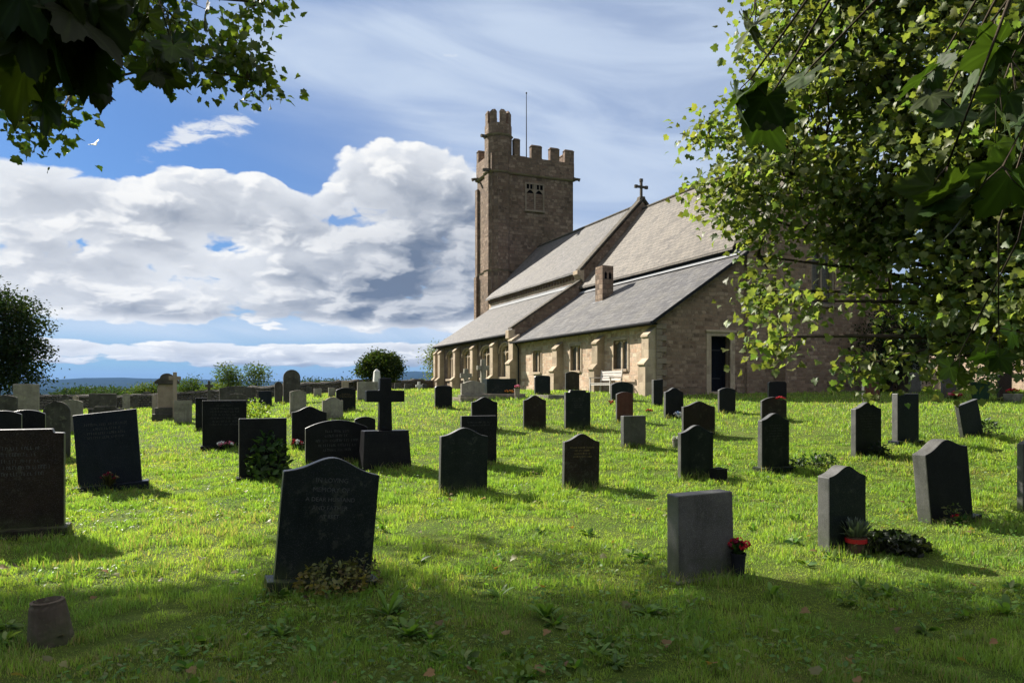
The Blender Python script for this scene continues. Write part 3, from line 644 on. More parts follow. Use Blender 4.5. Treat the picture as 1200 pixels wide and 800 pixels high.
# hollow top: the roof lies below the parapet walls
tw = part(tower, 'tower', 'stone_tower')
b = MB()
b.box(TQ0-.02, TQ1+.02, TS0-.02, TS0+.43, TZ+.002, TZ+.32).box(TQ0-.02, TQ1+.02, TS1-.43, TS1+.02, TZ+.002, TZ+.32).box(TQ1-.43, TQ1+.02, TS0+.43, TS1-.43, TZ+.002, TZ+.32).box(TQ0-.02, TQ0+.43, TS0+.43, TS1-.43, TZ+.002, TZ+.32)
b.build('parapet', 'stone_tower', tw, rough=.006)
def merlon(x0, x1, y0, y1, z0=TZ+.32, z1=TZ+1.42):
    b = MB().box(x0, x1, y0, y1, z0, z1-.12)
    b.hull([(x0-.04, y0-.04, z1-.118), (x1+.04, y0-.04, z1-.118), (x1+.04, y1+.04, z1-.118), (x0-.04, y1+.04, z1-.118)],
           [(x0+.06, y0+.12, z1+.04), (x1-.06, y0+.12, z1+.04), (x1-.06, y1-.12, z1+.04), (x0+.06, y1-.12, z1+.04)])
    b.build('merlon', 'stone_tower', tw, bevel=.015, rough=.01)
for a, c in ((8.25, 9.2), (9.98, 10.82), (11.35, 12.2)):
    merlon(a, c, TS0-.01, TS0+.42); merlon(a, c, TS1-.42, TS1+.01)
merlon(6.45, 7.35, TS1-.42, TS1+.01); merlon(4.72, 5.5, TS1-.42, TS1+.01); merlon(6.70, 7.22, TS0-.01, TS0+.42, z1=TZ+1.75)
merlon(TQ1-.42, TQ1+.01, TS0+1.3, TS0+2.2)
# string courses, gargoyles
for z, o_ in ((19.1, .13), (11.1, .10)): MB().hull([(TQ0-o_*.3, TS0-o_*.3, z), (TQ1+o_*.3, TS0-o_*.3, z), (TQ1+o_*.3, TS1+o_*.3, z), (TQ0-o_*.3, TS1+o_*.3, z)], [(TQ0-o_, TS0-o_, z+.118), (TQ1+o_, TS0-o_, z+.118), (TQ1+o_, TS1+o_, z+.118), (TQ0-o_, TS1+o_, z+.118)]).build('string_course', 'stone_dressed_dark', tw)
for (x, y, ddx, ddy) in ((TQ1, TS0, .45, -.25), (TQ0, TS1-.3, -.5, .1), (TQ0-.1, TS0+.3, -.5, -.1)):
    z = 19.12 if ddx > 0 or y > TS0+1 else 19.12
    b = MB().hull([(x-.1, y-.12, z), (x+.1, y-.12, z), (x+.1, y+.12, z), (x-.1, y+.12, z)], [(x-.1, y-.12, z+.3), (x+.1, y-.12, z+.3), (x+.1, y+.12, z+.3), (x-.1, y+.12, z+.3)])
    b.tube([(x, y, z+.15), (x+ddx*.6, y+ddy*.6, z+.16), (x+ddx, y+ddy, z+.08)], [.15, .12, .15], 7); b.build('gargoyle', 'coping', tw, smooth=False)
# stair turret on the south-east corner: an octagon that rises above the parapet
tc, ts_, tr_ = 5.62, SN+.82, 1.12
def octa(r, z, tc=tc, ts_=ts_): return [(tc+r*math.cos(R(22.5+45*k)), ts_+r*math.sin(R(22.5+45*k)), z) for k in range(8)]
b = MB().hull(octa(tr_+.06, GB), octa(tr_+.06, 11.1)).hull(octa(tr_, 11.2), octa(tr_, 19.1)).hull(octa(tr_, 19.22), octa(tr_, 22.1)).hull(octa(tr_-.01, 22.24), octa(tr_-.01, 23.1))
tt = b.build('stair_turret', 'stone_tower', tw)
for z in (11.1, 19.1, 22.1): MB().hull(octa(tr_+.05, z+.002), octa(tr_+.14, z+.13)).build('string_course', 'stone_dressed_dark', tw)
for k in range(8):
    a0, a1 = R(22.5+45*k), R(67.5+45*k); am = (a0+a1)/2; ri, ro = tr_-.33, tr_-.005
    P = []
    for rr2, f0, f1 in ((ro, .18, .82),):
        p0 = Vector((math.cos(a0), math.sin(a0))); p1 = Vector((math.cos(a1), math.sin(a1)))
        A = p0.lerp(p1, f0); B = p0.lerp(p1, f1); P = [(tc+A.x*ro, ts_+A.y*ro), (tc+B.x*ro, ts_+B.y*ro), (tc+B.x*ri, ts_+B.y*ri), (tc+A.x*ri, ts_+A.y*ri)]
    cxm = sum(p[0] for p in P)/4; cym = sum(p[1] for p in P)/4
    b = MB().poly_prism(P, 'z', 23.102, 24.0); lo = [(cxm+(x-cxm)*1.1, cym+(y-cym)*1.1, 24.002) for x, y in P]; hi = [(cxm+(x-cxm)*.5, cym+(y-cym)*.5, 24.22) for x, y in P]
    b.hull(lo, hi); b.build('merlon', 'stone_tower', tw, bevel=.01, rough=.01)
b = MB().tube([(tc-tr_*.9, ts_-.1, 22.15), (tc-tr_-.45, ts_-.2, 22.1)], [.12, .14], 7); b.build('gargoyle', 'coping', tw)
# south-west diagonal buttress and lit quoins
b = MB(); x, y = TQ0, TS1
b.poly_prism([(x-.22, y-.50), (x+.2, y-.50), (x+.2, y+.06), (x-.22, y+.06)], 'z', GB, 11.0); b.poly_prism([(x-.12, y-.45), (x+.2, y-.45), (x+.2, y+.04), (x-.12, y+.04)], 'z', 11.002, 18.4); b.build('buttress', 'stone_tower', tw)
# belfry window: two louvred lights under a small quatrefoil head
bq, bw_, b0, b1 = 8.55, 1.5, 16.35, 18.45; y = TS0+.03
b = MB(); y0 = y-.06
b.box(bq-bw_/2-.12, bq-bw_/2, y0, y+.04, b0, b1+.12).box(bq+bw_/2, bq+bw_/2+.12, y0, y+.04, b0, b1+.12).box(bq-bw_/2, bq+bw_/2, y0, y+.04, b1, b1+.12).box(bq-bw_/2-.16, bq+bw_/2+.16, y0-.05, y+.04, b0-.16, b0)
b.box(bq-.07, bq+.07, y0, y+.04, b0, b1-.002)
for sg in (-1, 1):
    c = bq+sg*(bw_/4+.02); hw = bw_/4-.06
    b.poly_prism([(c-hw-.05, b1-.55), (c-hw-.05, b1-.75)]+[(c-hw+2*hw*k/8, b1-.72+.26*math.sin(math.pi*k/8)) for k in range(9)]+[(c+hw+.05, b1-.75), (c+hw+.05, b1-.40), (c-hw-.05, b1-.40)], 'y', y0+.015, y+.03)
bwi = b.build('window', 'stone_dressed_dark', tw)
b = MB().box(bq-bw_/2, bq+bw_/2, y+.005, y+.02, b1-.75, b1); b.build('opening', 'hollow_shade', bwi)  # thin black plate painting the shade of the hollow
b = MB()
z = b0+.05
while z < b1-.75:
    for sg in (-1, 1): c = bq+sg*(bw_/4+.03); b.poly_prism([(y+.02, z+.10), (y-.03, z), (y-.03, z+.03), (y+.02, z+.13)], 'x', c-bw_/4+.05, c+bw_/4-.04)
    z += .15
b.build('louvre', 'stone_brown', bwi)
b = MB()
for c in (bq-.45, bq-.15, bq+.15, bq+.45): b.box(c-.04, c+.04, y-.03, y+.03, b1-.40, b1-.003)
b.build('tracery', 'stone_dressed_dark', bwi)
# flagpole
b = MB().tube([(8.6, TS0+1.8, TZ), (8.6, TS0+1.8, 26.6)], [.055, .03], 8).lathe([(.02, 26.6), (.07, 26.66), (.07, 26.72), (.01, 26.78)], 8, 8.6, TS0+1.8); part(b, 'flagpole', 'iron')

# ---------------------------------------------------------------- bench by the south wall
def cl(q_, s_, z=0): return church.matrix_basis @ Vector((q_, s_, z)) if False else Matrix.Translation((5.85, 30, 0)) @ Matrix.Rotation(R(23), 4, 'Z') @ Vector((q_, s_, z))
def bench(loc, rz):
    t = empty('garden_bench', loc, (0, 0, rz)); tag(t, 'weathered pale wooden garden bench standing against the sunny church wall', 'bench')
    W = 1.75
    b = MB()
    for k in range(5): b.box(-W/2, W/2, -.30+k*.105, -.30+k*.105+.085, .42, .445)
    b.build('seat', 'bench_wood', t, bevel=.006)
    b = MB()
    for k in range(4): z = .55+k*.11; y = .22+(z-.45)*.16; b.hull([(-W/2, y, z), (W/2, y, z), (W/2, y+.02, z), (-W/2, y+.02, z)], [(-W/2, y+.012, z+.085), (W/2, y+.012, z+.085), (W/2, y+.032, z+.085), (-W/2, y+.032, z+.085)])
    b.build('backrest', 'bench_wood', t, bevel=.004)
    for x in (-W/2-.03, W/2-.03):
        MB().box(x, x+.06, -.30, -.24, -.06, .66).build('leg', 'bench_wood', t, bevel=.005)
        MB().hull([(x, .20, -.06), (x+.06, .20, -.06), (x+.06, .26, -.06), (x, .26, -.06)], [(x, .30, 1.02), (x+.06, .30, 1.02), (x+.06, .35, 1.02), (x, .35, 1.02)]).build('leg', 'bench_wood', t, bevel=.005)
        MB().box(x-.01, x+.07, -.34, .24, .661, .70).build('armrest', 'bench_wood', t, bevel=.008)
    MB().box(-W/2, W/2, -.28, -.25, .34, .415).build('rail', 'bench_wood', t)
    return t
bp = cl(-.62, 3.0, 0); bench((bp.x, bp.y, gv(bp.x, bp.y)), R(23-90))
# ---------------------------------------------------------------- gravestones
MD = Vector((math.cos(R(23)), math.sin(R(23)), 0)); DD = Vector((-math.sin(R(23)), math.cos(R(23)), 0))   # along a stone's face; from its face to its back
STONES = []                                     # (x, y, width) of every stone, for the unmown tufts
def outline(shape, W, H):
    """front outline from the lower left corner, up, over the top and down again"""
    h = W/2; P = [(-h, -.25)]
    def arc(f, n=14): return [(-h+W*k/n, f(-1+2*k/n)) for k in range(n+1)]
    if shape == 'flat': P += [(-h, H), (h, H)]
    elif shape == 'slant': P += [(-h, H-.035), (h, H)]
    elif shape == 'camber': P += arc(lambda u: H-.075*u*u*(W/.6))
    elif shape == 'ogee':                          # raised middle, hollow shoulders
        e = .12*min(1, W/.62); P += arc(lambda u: H-e*(1-math.exp(-(u*1.75)**2))-.010*abs(u), 22)
    elif shape == 'peak': e = .09; P += [(-h, H-e), (0, H), (h, H-e)]
    elif shape == 'round': P += [(-h, H-h*.96)]+[(-h*math.cos(math.pi*k/20), H-h*.96+h*.96*math.sin(math.pi*k/20)) for k in range(1, 20)]+[(h, H-h*.96)]
    elif shape == 'step': P += [(-h, H-.05), (-h*.66, H-.05), (-h*.62, H), (h*.62, H), (h*.66, H-.05), (h, H-.05)]
    elif shape == 'shoulder': s = .10; P += [(-h, H-s), (-h+.07, H-s)]+[(-h+.07+(W-.14)*k/12, H-.045-.055*(1-math.sin(math.pi*k/12))+.045*math.sin(math.pi*k/12)) for k in range(13)]+[(h-.07, H-s), (h, H-s)]
    elif shape == 'gothic': P += [(-h, H-h*.9)]+[(-h+h*(1-math.cos(R(90)*k/8)), H-h*.9+h*.9*math.sin(R(90)*k/8)*.9+h*.09*k/8) for k in range(1, 9)]+[(h-h*(1-math.cos(R(90)*k/8)), H-h*.9+h*.9*math.sin(R(90)*k/8)*.9+h*.09*k/8) for k in range(7, -1, -1)]
    elif shape == 'notch': P += [(-h, H), (h-.11, H), (h-.10, H-.04), (h, H-.045)]
    elif shape == 'round_corner': P += [(-h, H-.06), (-h+.03, H-.02), (-h+.08, H), (0, H+.012), (h-.08, H), (h-.03, H-.02), (h, H-.06)]
    P.append((h, -.25)); out = []
    for p in P:
        if not out or (abs(out[-1][0]-p[0])+abs(out[-1][1]-p[1])) > 1e-4: out.append(p)
    return out
FONT = {}
def text_mesh(lines, W, top, m, parent, size, y, jitter=0):
    """an inscription of raised letters as one mesh; lines are (text, scale)"""
    tmp = []
    z = top
    mb = bmesh.new()
    for t, sc in lines:
        cu = bpy.data.curves.new('t', 'FONT'); cu.body = t; cu.size = size*sc; cu.align_x = 'CENTER'; cu.extrude = .0008; cu.resolution_u = 2
        ob_ = bpy.data.objects.new('t', cu); me = bpy.data.meshes.new_from_object(ob_)
        for v in me.vertices: v.co = Vector((v.co.x, y-v.co.z, z+v.co.y))
        mb.from_mesh(me); bpy.data.objects.remove(ob_); bpy.data.curves.remove(cu); bpy.data.meshes.remove(me)
        z -= size*sc*1.45
    me = bpy.data.meshes.new('lettering'); mb.to_mesh(me); mb.free(); me.materials.append(MATS[m])
    return link(bpy.data.objects.new('lettering', me), parent)
def scribble(n, W, top, m, parent, size, y, rr, fill=.72, gap=1.7):
    """weathered, unreadable lettering: rows of small worn strokes"""
    b = MB(); z = top
    for i in range(n):
        half = W/2*fill*rr.uniform(.45, 1.0); x = -half
        while x < half:
            wl = rr.choice((2, 3, 4, 5, 7))*size*.62
            xe = min(x+wl, half)
            while x < xe:
                hgt = size*rr.uniform(.7, 1.0); k = rr.random()
                b.box(x, x+size*.12, y-.0012, y, z, z+hgt)
                if k > .35: b.box(x+size*.12, x+size*.42, y-.0012, y, z+(hgt*.86 if k > .6 else 0), z+(hgt if k > .6 else size*.13))
                if k > .75: b.box(x+size*.42, x+size*.52, y-.0012, y, z, z+hgt*.9)
                x += size*.66
            x += size*.5
        z -= size*gap
    return b.build('lettering', m, parent, uv=False)
def edge_slot(o):
    """faces of polished granite, sawn grey edges"""
    o.data.materials.append(MATS['granite_edge'])
    for p in o.data.polygons:
        if abs(p.normal.y) < .9: p.material_index = 1
def stone(xl, xr, yt, yb, shape, m, label, lean=0, tilt=0, yaw=0, th=.09, text=None, plinth=None, name='gravestone', group='gravestones on the grass', flare=0, hscale=1.0, lm='letter_pale', cat='gravestone', Y=None, bev=None):
    if Y is None: L = gpt(xl, yb)
    else: X = (xl-600)/F*Y; L = Vector((X, Y, gv(X, Y)))
    a = R(23+yaw); mdir = Vector((math.cos(a), math.sin(a), 0)); ddir = Vector((-math.sin(a), math.cos(a), 0))
    r = (xr-600)/F; W = (r*L.y-L.x)/(mdir.x-r*mdir.y)
    ymid = L.y+mdir.y*W/2
    C = L+mdir*W/2+ddir*th/2; zg = gv(C.x, C.y)
    H = max(.2, EYE+(HOR-yt)/F*ymid-zg)*hscale
    t = empty(name, (C.x, C.y, zg), (R(tilt), R(lean), a)); tag(t, label, cat, group)
    pts = outline(shape, W, H); base = 0
    if flare: pts = [(p[0]*(1+flare*(1-max(0, p[1])/H)), p[1]) for p in pts]
    b = MB().poly_prism(pts, 'y', -th/2, th/2)
    s = b.build('headstone', m, t, bevel=bev or min(.012, th*.12), rough=.004 if m in ('stone_grey', 'stone_dark', 'stone_buff') else 0, seed=int(xl))
    if m.startswith('granite'): edge_slot(s)
    if plinth:
        pw, pd, ph = plinth; MB().box(-W/2-pw, W/2+pw, -th/2-pd, th/2+pd*.6, -.2, ph).build('plinth', m if m != 'granite_black' else 'granite_black', t, bevel=.012)
    rr = random.Random(int(xl*7+yb))
    if text == 'memory':
        sz = min(.052, W*.07)
        text_mesh([('IN LOVING', 1), ('MEMORY OF', 1), ('A DEAR HUSBAND', .9), ('AND FATHER', .9), ('AT REST', .8)], W, H-.20, lm, s, sz, -th/2-.0006)
    elif text: scribble(text, W, H-(.22 if shape != 'flat' else .13), lm, s, max(.022, W*.045), -th/2-.0006, rr)
    STONES.append((C.x, C.y, W, a, th)); t['W'] = W
    return t, C, W, H, a
def off(C, a, u, v):
    """point beside a stone: u along its face, v in front of it"""
    x = C.x+math.cos(a)*u+math.sin(a)*v; y = C.y+math.sin(a)*u-math.cos(a)*v; return (x, y, gv(x, y))

# ---- flowers and pots
def petals(c, r, n, rr, V, T):
    for k in range(n):
        d = Vector((rr.gauss(0, 1), rr.gauss(0, 1), rr.gauss(0, .8))).normalized(); u = d.orthogonal().normalized(); v = d.cross(u); p = Vector(c)+d*r*.5; i = len(V)
        V += [tuple(p-u*r*.42), tuple(p+v*r*.42+d*r*.15), tuple(p+u*r*.42), tuple(p-v*r*.42+d*r*.15), tuple(p+d*r*.22)]
        T += [(i, i+1, i+4), (i+1, i+2, i+4), (i+2, i+3, i+4), (i+3, i, i+4)]
def bunch(name, loc, r, h, nf, m, label, cat='flowers', pot=None, fr=.035, leaves=60, lcol=(.03, .07, .02), seed=1, group='flowers left at the graves', m2=None):
    rr = random.Random(seed); t = empty(name, loc); tag(t, label, cat, group)
    z0 = 0
    if pot:
        pr, ph, pm = pot; MB().lathe([(pr*.72, -.03), (pr*.78, 0), (pr, ph*.9), (pr*1.08, ph*.9), (pr*1.08, ph), (pr*.9, ph), (pr*.85, ph*.85)], 16).build('pot', pm, t, smooth=False); z0 = ph*.85
    V, T = [], []; VL, TL, CLR = [], [], []; V2, T2 = [], []
    for k in range(nf):
        a = rr.uniform(0, 6.28); q = r*math.sqrt(rr.random())*.9; c = (q*math.cos(a), q*math.sin(a), z0+h*(1-.4*(q/r)**2)*rr.uniform(.8, 1.05))
        petals(c, fr*rr.uniform(.8, 1.2), 9, rr, V if (k % 2 or not m2) else V2, T if (k % 2 or not m2) else T2)
    for k in range(leaves):
        a = rr.uniform(0, 6.28); q = r*rr.random(); base = Vector((q*.3*math.cos(a), q*.3*math.sin(a), z0)); tip = Vector((q*1.2*math.cos(a), q*1.2*math.sin(a), z0+h*rr.uniform(.2, 1.0)))
        mid = base.lerp(tip, .6)+Vector((0, 0, .02)); s = (tip-base).cross(Vector((0, 0, 1))); s = s.normalized()*rr.uniform(.008, .02) if s.length > 1e-6 else Vector((.01, 0, 0)); i = len(VL)
        VL += [tuple(base), tuple(mid-s), tuple(mid+s), tuple(tip)]; TL += [(i, i+1, i+2), (i+1, i+3, i+2)]
        f = rr.uniform(.6, 1.4); CLR += [tuple(x*f for x in lcol)]*4
    if V: np_mesh('blossom', V, T, m, parent=t)
    if V2: np_mesh('blossom', V2, T2, m2, parent=t)
    np_mesh('leaves', VL, TL, 'leaf', CLR, parent=t)
    return t
LEAF = [(0, 0), (.14, -.08), (.40, -.06), (.38, .12), (.62, .27), (.50, .42), (.52, .60), (.30, .60), (.22, .80), (0, 1.0)]
LEAF = LEAF+[(-x, y) for x, y in LEAF[-2:0:-1]]
def leaf_cloud(name, C, N, size, col, m='leaf', parent=None, shape='maple', up=.6, fold=.12, seed=3, droop=.0):
    """leaves at points C with outward directions N (both n x 3)"""
    rg = np.random.default_rng(seed); n = len(C)
    if shape == 'maple': tpl = np.array([(0, .42, .0)]+[(x, y, abs(x)*fold*2.4-.30*y*y) for x, y in LEAF]); k = len(LEAF); tris = [(0, 1+i, 1+(i+1) % k) for i in range(k)]
    elif shape == 'oval': tpl = np.array([(0, 0, 0), (.26, .35, .08), (.2, .75, .05), (0, 1, -.08), (-.2, .75, .05), (-.26, .35, .08), (0, .45, 0)]); tris = [(6, 0, 1), (6, 1, 2), (6, 2, 3), (6, 3, 4), (6, 4, 5), (6, 5, 0)]
    else: tpl = np.array([(0, 0, 0), (.3, .5, .08), (0, 1, 0), (-.3, .5, .08)]); tris = [(0, 1, 2), (0, 2, 3)]
    nz = rg.normal(0, .55, (n, 3)); nz[:, 2] += up; nz /= np.linalg.norm(nz, axis=1, keepdims=True)
    d = N+rg.normal(0, .6, (n, 3)); d[:, 2] -= droop; d -= nz*(d*nz).sum(1, keepdims=True); d /= np.maximum(np.linalg.norm(d, axis=1, keepdims=True), 1e-6)
    s = np.cross(d, nz); sz = (size*rg.uniform(.65, 1.25, n))[:, None, None] if np.isscalar(size) else (size*rg.uniform(.7, 1.2, n))[:, None, None]
    V = C[:, None, :]+sz*(s[:, None, :]*tpl[None, :, 0:1]+d[:, None, :]*tpl[None, :, 1:2]+nz[:, None, :]*tpl[None, :, 2:3])
    T = (np.array(tris)[None]+(np.arange(n)*len(tpl))[:, None, None]).reshape(-1, 3)
    cc = np.repeat(np.asarray(col)[:, None, :], len(tpl), 1).reshape(-1, 3) if np.ndim(col) == 2 else None
    return np_mesh(name, V.reshape(-1, 3), T, m, cc, parent)
def leaf_cols(n, base, seed, spread=.35, alt=None, altf=.1):
    rg = np.random.default_rng(seed); c = np.array(base)[None]*rg.uniform(1-spread, 1+spread, (n, 1)); c[:, 0] *= rg.uniform(.8, 1.3, n)
    if alt is not None: k = rg.random(n) < altf; c[k] = np.array(alt)*rg.uniform(.7, 1.2, (k.sum(), 1))
    return c
def low_plant(name, loc, r, h, n, size, col, label, cat='plant', group=None, seed=1, shape='oval', m='leaf', parent=None, up=.5, alt=None):
    rg = np.random.default_rng(seed); t = empty(name, loc)
    if label: tag(t, label, cat, group)
    a = rg.uniform(0, 6.283, n); q = r*np.sqrt(rg.random(n)); z = h*rg.random(n)**.8*(1-.5*(q/r)**2)
    C = np.stack([q*np.cos(a), q*np.sin(a), z], 1); N = np.stack([np.cos(a), np.sin(a), np.full(n, .5)], 1)
    leaf_cloud('leaves', C, N, size, leaf_cols(n, col, seed, .4, alt, .2), m, t, shape, up, seed=seed)
    b = MB()
    for k in range(6): x, y, zz = C[k*3 % n]; b.tube([(x*.1, y*.1, -.03), (x*.6, y*.6, zz*.6), (x, y, zz)], [.006, .004, .002], 5)
    b.build('stem', 'bark', t, uv=False); return t

# ---- the stones, front to back (columns and rows of the photograph give their feet and tops)
G = 'granite_black'; GG = 'granite_green'
S = {}
def add(key, *a, **k): S[key] = stone(*a, **k); return S[key]
add('front', 320, 434, 536, 694, 'ogee', GG, 'big dark green granite gravestone with curved top, leaning, nearest one left of centre', lean=5, th=.10, text='memory', plinth=(.06, .10, .07))
add('edge', -42, 75, 503, 634, 'notch', 'granite_brown', 'large dark brown gravestone cut by the left edge of the photo, on a two-step base', th=.12, plinth=(.05, .14, .10), text=5)
add('blue', 92, 167, 481, 575, 'slant', 'granite_blue', 'blue-black polished gravestone tilting left on a wide base, dried flowers before it', lean=-4, th=.09, plinth=(.10, .12, .09), text=4)
add('lines', 237, 289, 469, 528, 'flat', G, 'flat-topped black gravestone with rows of lettering and pink-white flowers', th=.10, text=7, plinth=(.04, .1, .06))
add('behind_lines', 229, 243, 466, 505, 'flat', G, 'narrow dark gravestone half hidden behind the lettered flat-topped one', th=.08)
add('shrubbed', 280, 336, 490, 564, 'flat', G, 'black flat gravestone overgrown in front by a broad-leaved green plant', th=.09, plinth=(.04, .12, .05))
add('memory', 358, 431, 492, 548, 'camber', G, 'black gravestone with wavy bright-edged top and lettering, just before the dark cross', th=.08, text=5, lm='letter_pale')
add('flowered', 342, 383, 476, 526, 'ogee', G, 'dark curved-top gravestone with red and white flowers at its left foot', th=.08)
add('midleft', 516, 571, 501, 580, 'ogee', GG, 'tall dark green gravestone with curved top in the middle of the lawn, white grass stalks', th=.10, lean=1)
add('flat_mid', 541, 582, 487, 546, 'flat', G, 'flat-topped black gravestone partly hidden behind the tall middle one', th=.09, text=2)
add('ogee_mid', 553, 583, 465, 505, 'ogee', G, 'curved-top dark gravestone behind the two overlapping middle stones', th=.08)
add('lettered', 661, 702, 508, 573, 'ogee', 'granite_brown', 'dark brown curved-top gravestone with gold lettering standing alone, grass tuft at foot', th=.08, text=4, lm='letter_gold', lean=1)
add('brown_back', 614, 640, 463, 503, 'ogee', 'granite_brown', 'small brown curved-top gravestone behind, between the two central dark ones', th=.07)
add('stepped', 663, 692, 457, 503, 'step', GG, 'black gravestone with a raised stepped top in front of the bench', th=.10, text=5)
add('red_mid', 723, 742, 459, 495, 'camber', 'granite_red', 'slim red-brown gravestone in front of the bench', th=.07)
add('white_edge', 731, 757, 487, 524, 'flat', 'granite_grey', 'short flat grey gravestone with sunlit white left side', th=.13)
add('dark_bush', 717, 742, 447, 470, 'camber', GG, 'dark green rounded gravestone directly behind the slim red-brown one', th=.12)
add('grey_rough', 797, 860, 578, 682, 'flat', 'granite_grey', 'big plain mid-grey block gravestone with flaring sides and rough flat top', th=.17, flare=.05, plinth=(.07, .07, .015), lean=-1.0)
add('behind_pair', 801, 838, 470, 512, 'ogee', 'granite_brown', 'dark brown gravestone standing just behind the one with the square pot', th=.08)
add('pot_pair', 798, 836, 498, 562, 'ogee', GG, 'dark curved-top gravestone with a square dark pot and grass at its right foot', th=.09)
add('rosebed', 893, 925, 484, 554, 'ogee', GG, 'dark green gravestone on grey base with a bed of leafy plants to its right', th=.11, plinth=(.05, .12, .08), text=6)
add('brown_red', 893, 922, 465, 494, 'camber', 'granite_brown', 'low brown gravestone with red flowers on top, behind the planted dark one', th=.07)
add('small_back', 901, 922, 447, 470, 'round_corner', G, 'small black gravestone near the church wall behind the low brown one', th=.08)
add('front_right', 972, 1015, 546, 648, 'ogee', GG, 'grey-green curved-top gravestone with a red-ribboned flower pot at its foot', th=.15, plinth=(.05, .10, .03))
add('leaning_big', 1092, 1141, 514, 614, 'ogee', G, 'big black curved-top gravestone leaning left, near the right edge', lean=-7, th=.18, plinth=(.05, .08, .03))
add('tall_right', 1003, 1033, 471, 536, 'ogee', G, 'tall dark gravestone with faint lettering right of centre, dark plant at its foot', th=.12, text=7)
add('blue_right', 1052, 1077, 461, 521, 'flat', 'granite_blue', 'tall flat-topped blue-black gravestone under the drooping tree branches, grey base', th=.14, plinth=(.06, .08, .06))
add('pink_right', 1013, 1031, 447, 472, 'camber', 'granite_red', 'small reddish gravestone between church wall and tall dark gravestones on the right', th=.12)
add('grey_right', 1067, 1079, 436, 462, 'camber', 'granite_grey', 'dim grey gravestone half covered by hanging leaves, behind the blue-black one', th=.1)
add('white_right', 1064, 1080, 424, 450, 'camber', 'limestone', 'white limestone gravestone far back beneath the tree', th=.08, Y=33)
add('grey_planted', 1105, 1121, 437, 467, 'camber', 'granite_grey', 'grey rounded gravestone with red flowers to its right, under the tree', th=.10)
add('fallen', 1130, 1153, 470, 513, 'flat', 'granite_blue', 'blue-black gravestone tilting steeply to the left beside a weedy plant', lean=-14, th=.10)
add('right_edge', 1199, 1225, 515, 600, 'camber', 'granite_grey', 'grey gravestone of which only a sliver shows at the right edge', th=.08)
add('brown_edge', 1171, 1186, 437, 470, 'camber', 'granite_brown', 'brown gravestone beside the stone planter near the right edge', th=.09)
add('door_left', 766, 777, 444, 476, 'slant', G, 'dark gravestone with pale left edge below the corner of the church', th=.13)
add('door_mid', 780, 801, 454, 490, 'ogee', G, 'dark curved-top gravestone with a blue-white flower wrap at its foot', th=.10)
add('door_front', 843, 862, 454, 485, 'camber', G, 'dark gravestone directly in front of the church door, grass tuft at foot', th=.08)
add('round_black', 510, 530, 452, 479, 'round_corner', G, 'squat black gravestone with rounded corners left of the church end', th=.09)
add('wall_green', 627, 645, 440, 464, 'round_corner', GG, 'small dark gravestone nearest the church wall, left of the one under the second window', th=.09)
add('wall_green_two', 663, 679, 435, 459, 'camber', GG, 'small green-black gravestone against the church wall under the second window', th=.08)
add('light_camber', 340, 359, 457, 489, 'camber', 'stone_grey', 'light grey weathered gravestone with curved top and bright left side', th=.16)
add('shoulder', 378, 402, 465, 494, 'shoulder', 'stone_grey', 'pale gravestone with hollow shoulders, just left of the gold-lettered black one', th=.11)
add('gold_letters', 394, 417, 454, 483, 'camber', G, 'black gravestone with a gold panel of lettering and white grass at its foot', th=.08, text=3, lm='letter_gold')
add('pale_wide', 419, 443, 447, 475, 'flat', 'stone_grey', 'wide pale gravestone directly behind the arm of the dark cross', th=.12, Y=28)
add('pale_pair', 385, 393, 454, 472, 'flat', 'stone_grey', 'pale square gravestone half behind the gold-lettered one', th=.1, Y=32)
add('pale_pair_two', 368, 377, 455, 472, 'flat', 'stone_grey', 'thin pale gravestone left of the pale square one, in the back row', th=.1, Y=34)
add('camber_low', 416, 440, 488, 510, 'camber', G, 'low dark rounded gravestone peeping out behind the wavy-topped black one', th=.08)
add('tall_round', 332, 352, 433, 472, 'round', 'stone_dark', 'tall round-topped weathered gravestone standing highest in the back row', th=.14, Y=30)
add('round_behind', 322, 331, 447, 474, 'round', 'stone_dark', 'narrow round-topped gravestone at the left side of the tallest round one', th=.1, Y=31)
add('small_blue', 303, 319, 458, 477, 'flat', 'granite_blue', 'small square blue-black gravestone left of the tall round-topped one', th=.07, lean=-2)
add('low_brown', 266, 290, 461, 480, 'camber', 'stone_dark', 'dark camber-topped gravestone just behind the lettered flat one', th=.08, Y=27)
add('grey_ogee', 178, 199, 461, 491, 'camber', 'stone_grey', 'grey weathered gravestone right of the black stone tilting left', th=.10, text=3)
add('grey_text', 204, 225, 469, 498, 'flat', 'stone_grey', 'grey flat gravestone with carved lines of text, beside a similar plain one', th=.08, text=6)
add('dark_far', 167, 177, 459, 474, 'round_corner', 'stone_dark', 'little dark gravestone by the boundary wall, left of the grey pair', th=.08)
add('round_big', 50, 82, 470, 512, 'round', 'stone_dark', 'semicircular-topped dark gravestone with a small white ornament at its foot', th=.10, Y=15.5)
add('pale_flat', 69, 97, 468, 492, 'camber', 'stone_grey', 'pale grey low gravestone behind the semicircular-topped dark one', th=.12, Y=22)
add('tall_pale', 15, 45, 450, 484, 'flat', 'stone_grey', 'tall square pale stone slab far left, in front of the big tree', th=.20, Y=24)
add('lit_camber', 8, 53, 480, 512, 'camber', G, 'dark gravestone with a bright curved top edge, second from the left edge', th=.08, Y=13)
add('lit_camber_two', -18, 25, 481, 515, 'camber', G, 'dark curved gravestone cut by the left edge, above the big brown one', th=.08, Y=12)
add('left_back', -8, 20, 463, 490, 'camber', 'stone_dark', 'dark gravestone with pale lit top at the far left, below the big tree', th=.1, Y=20)
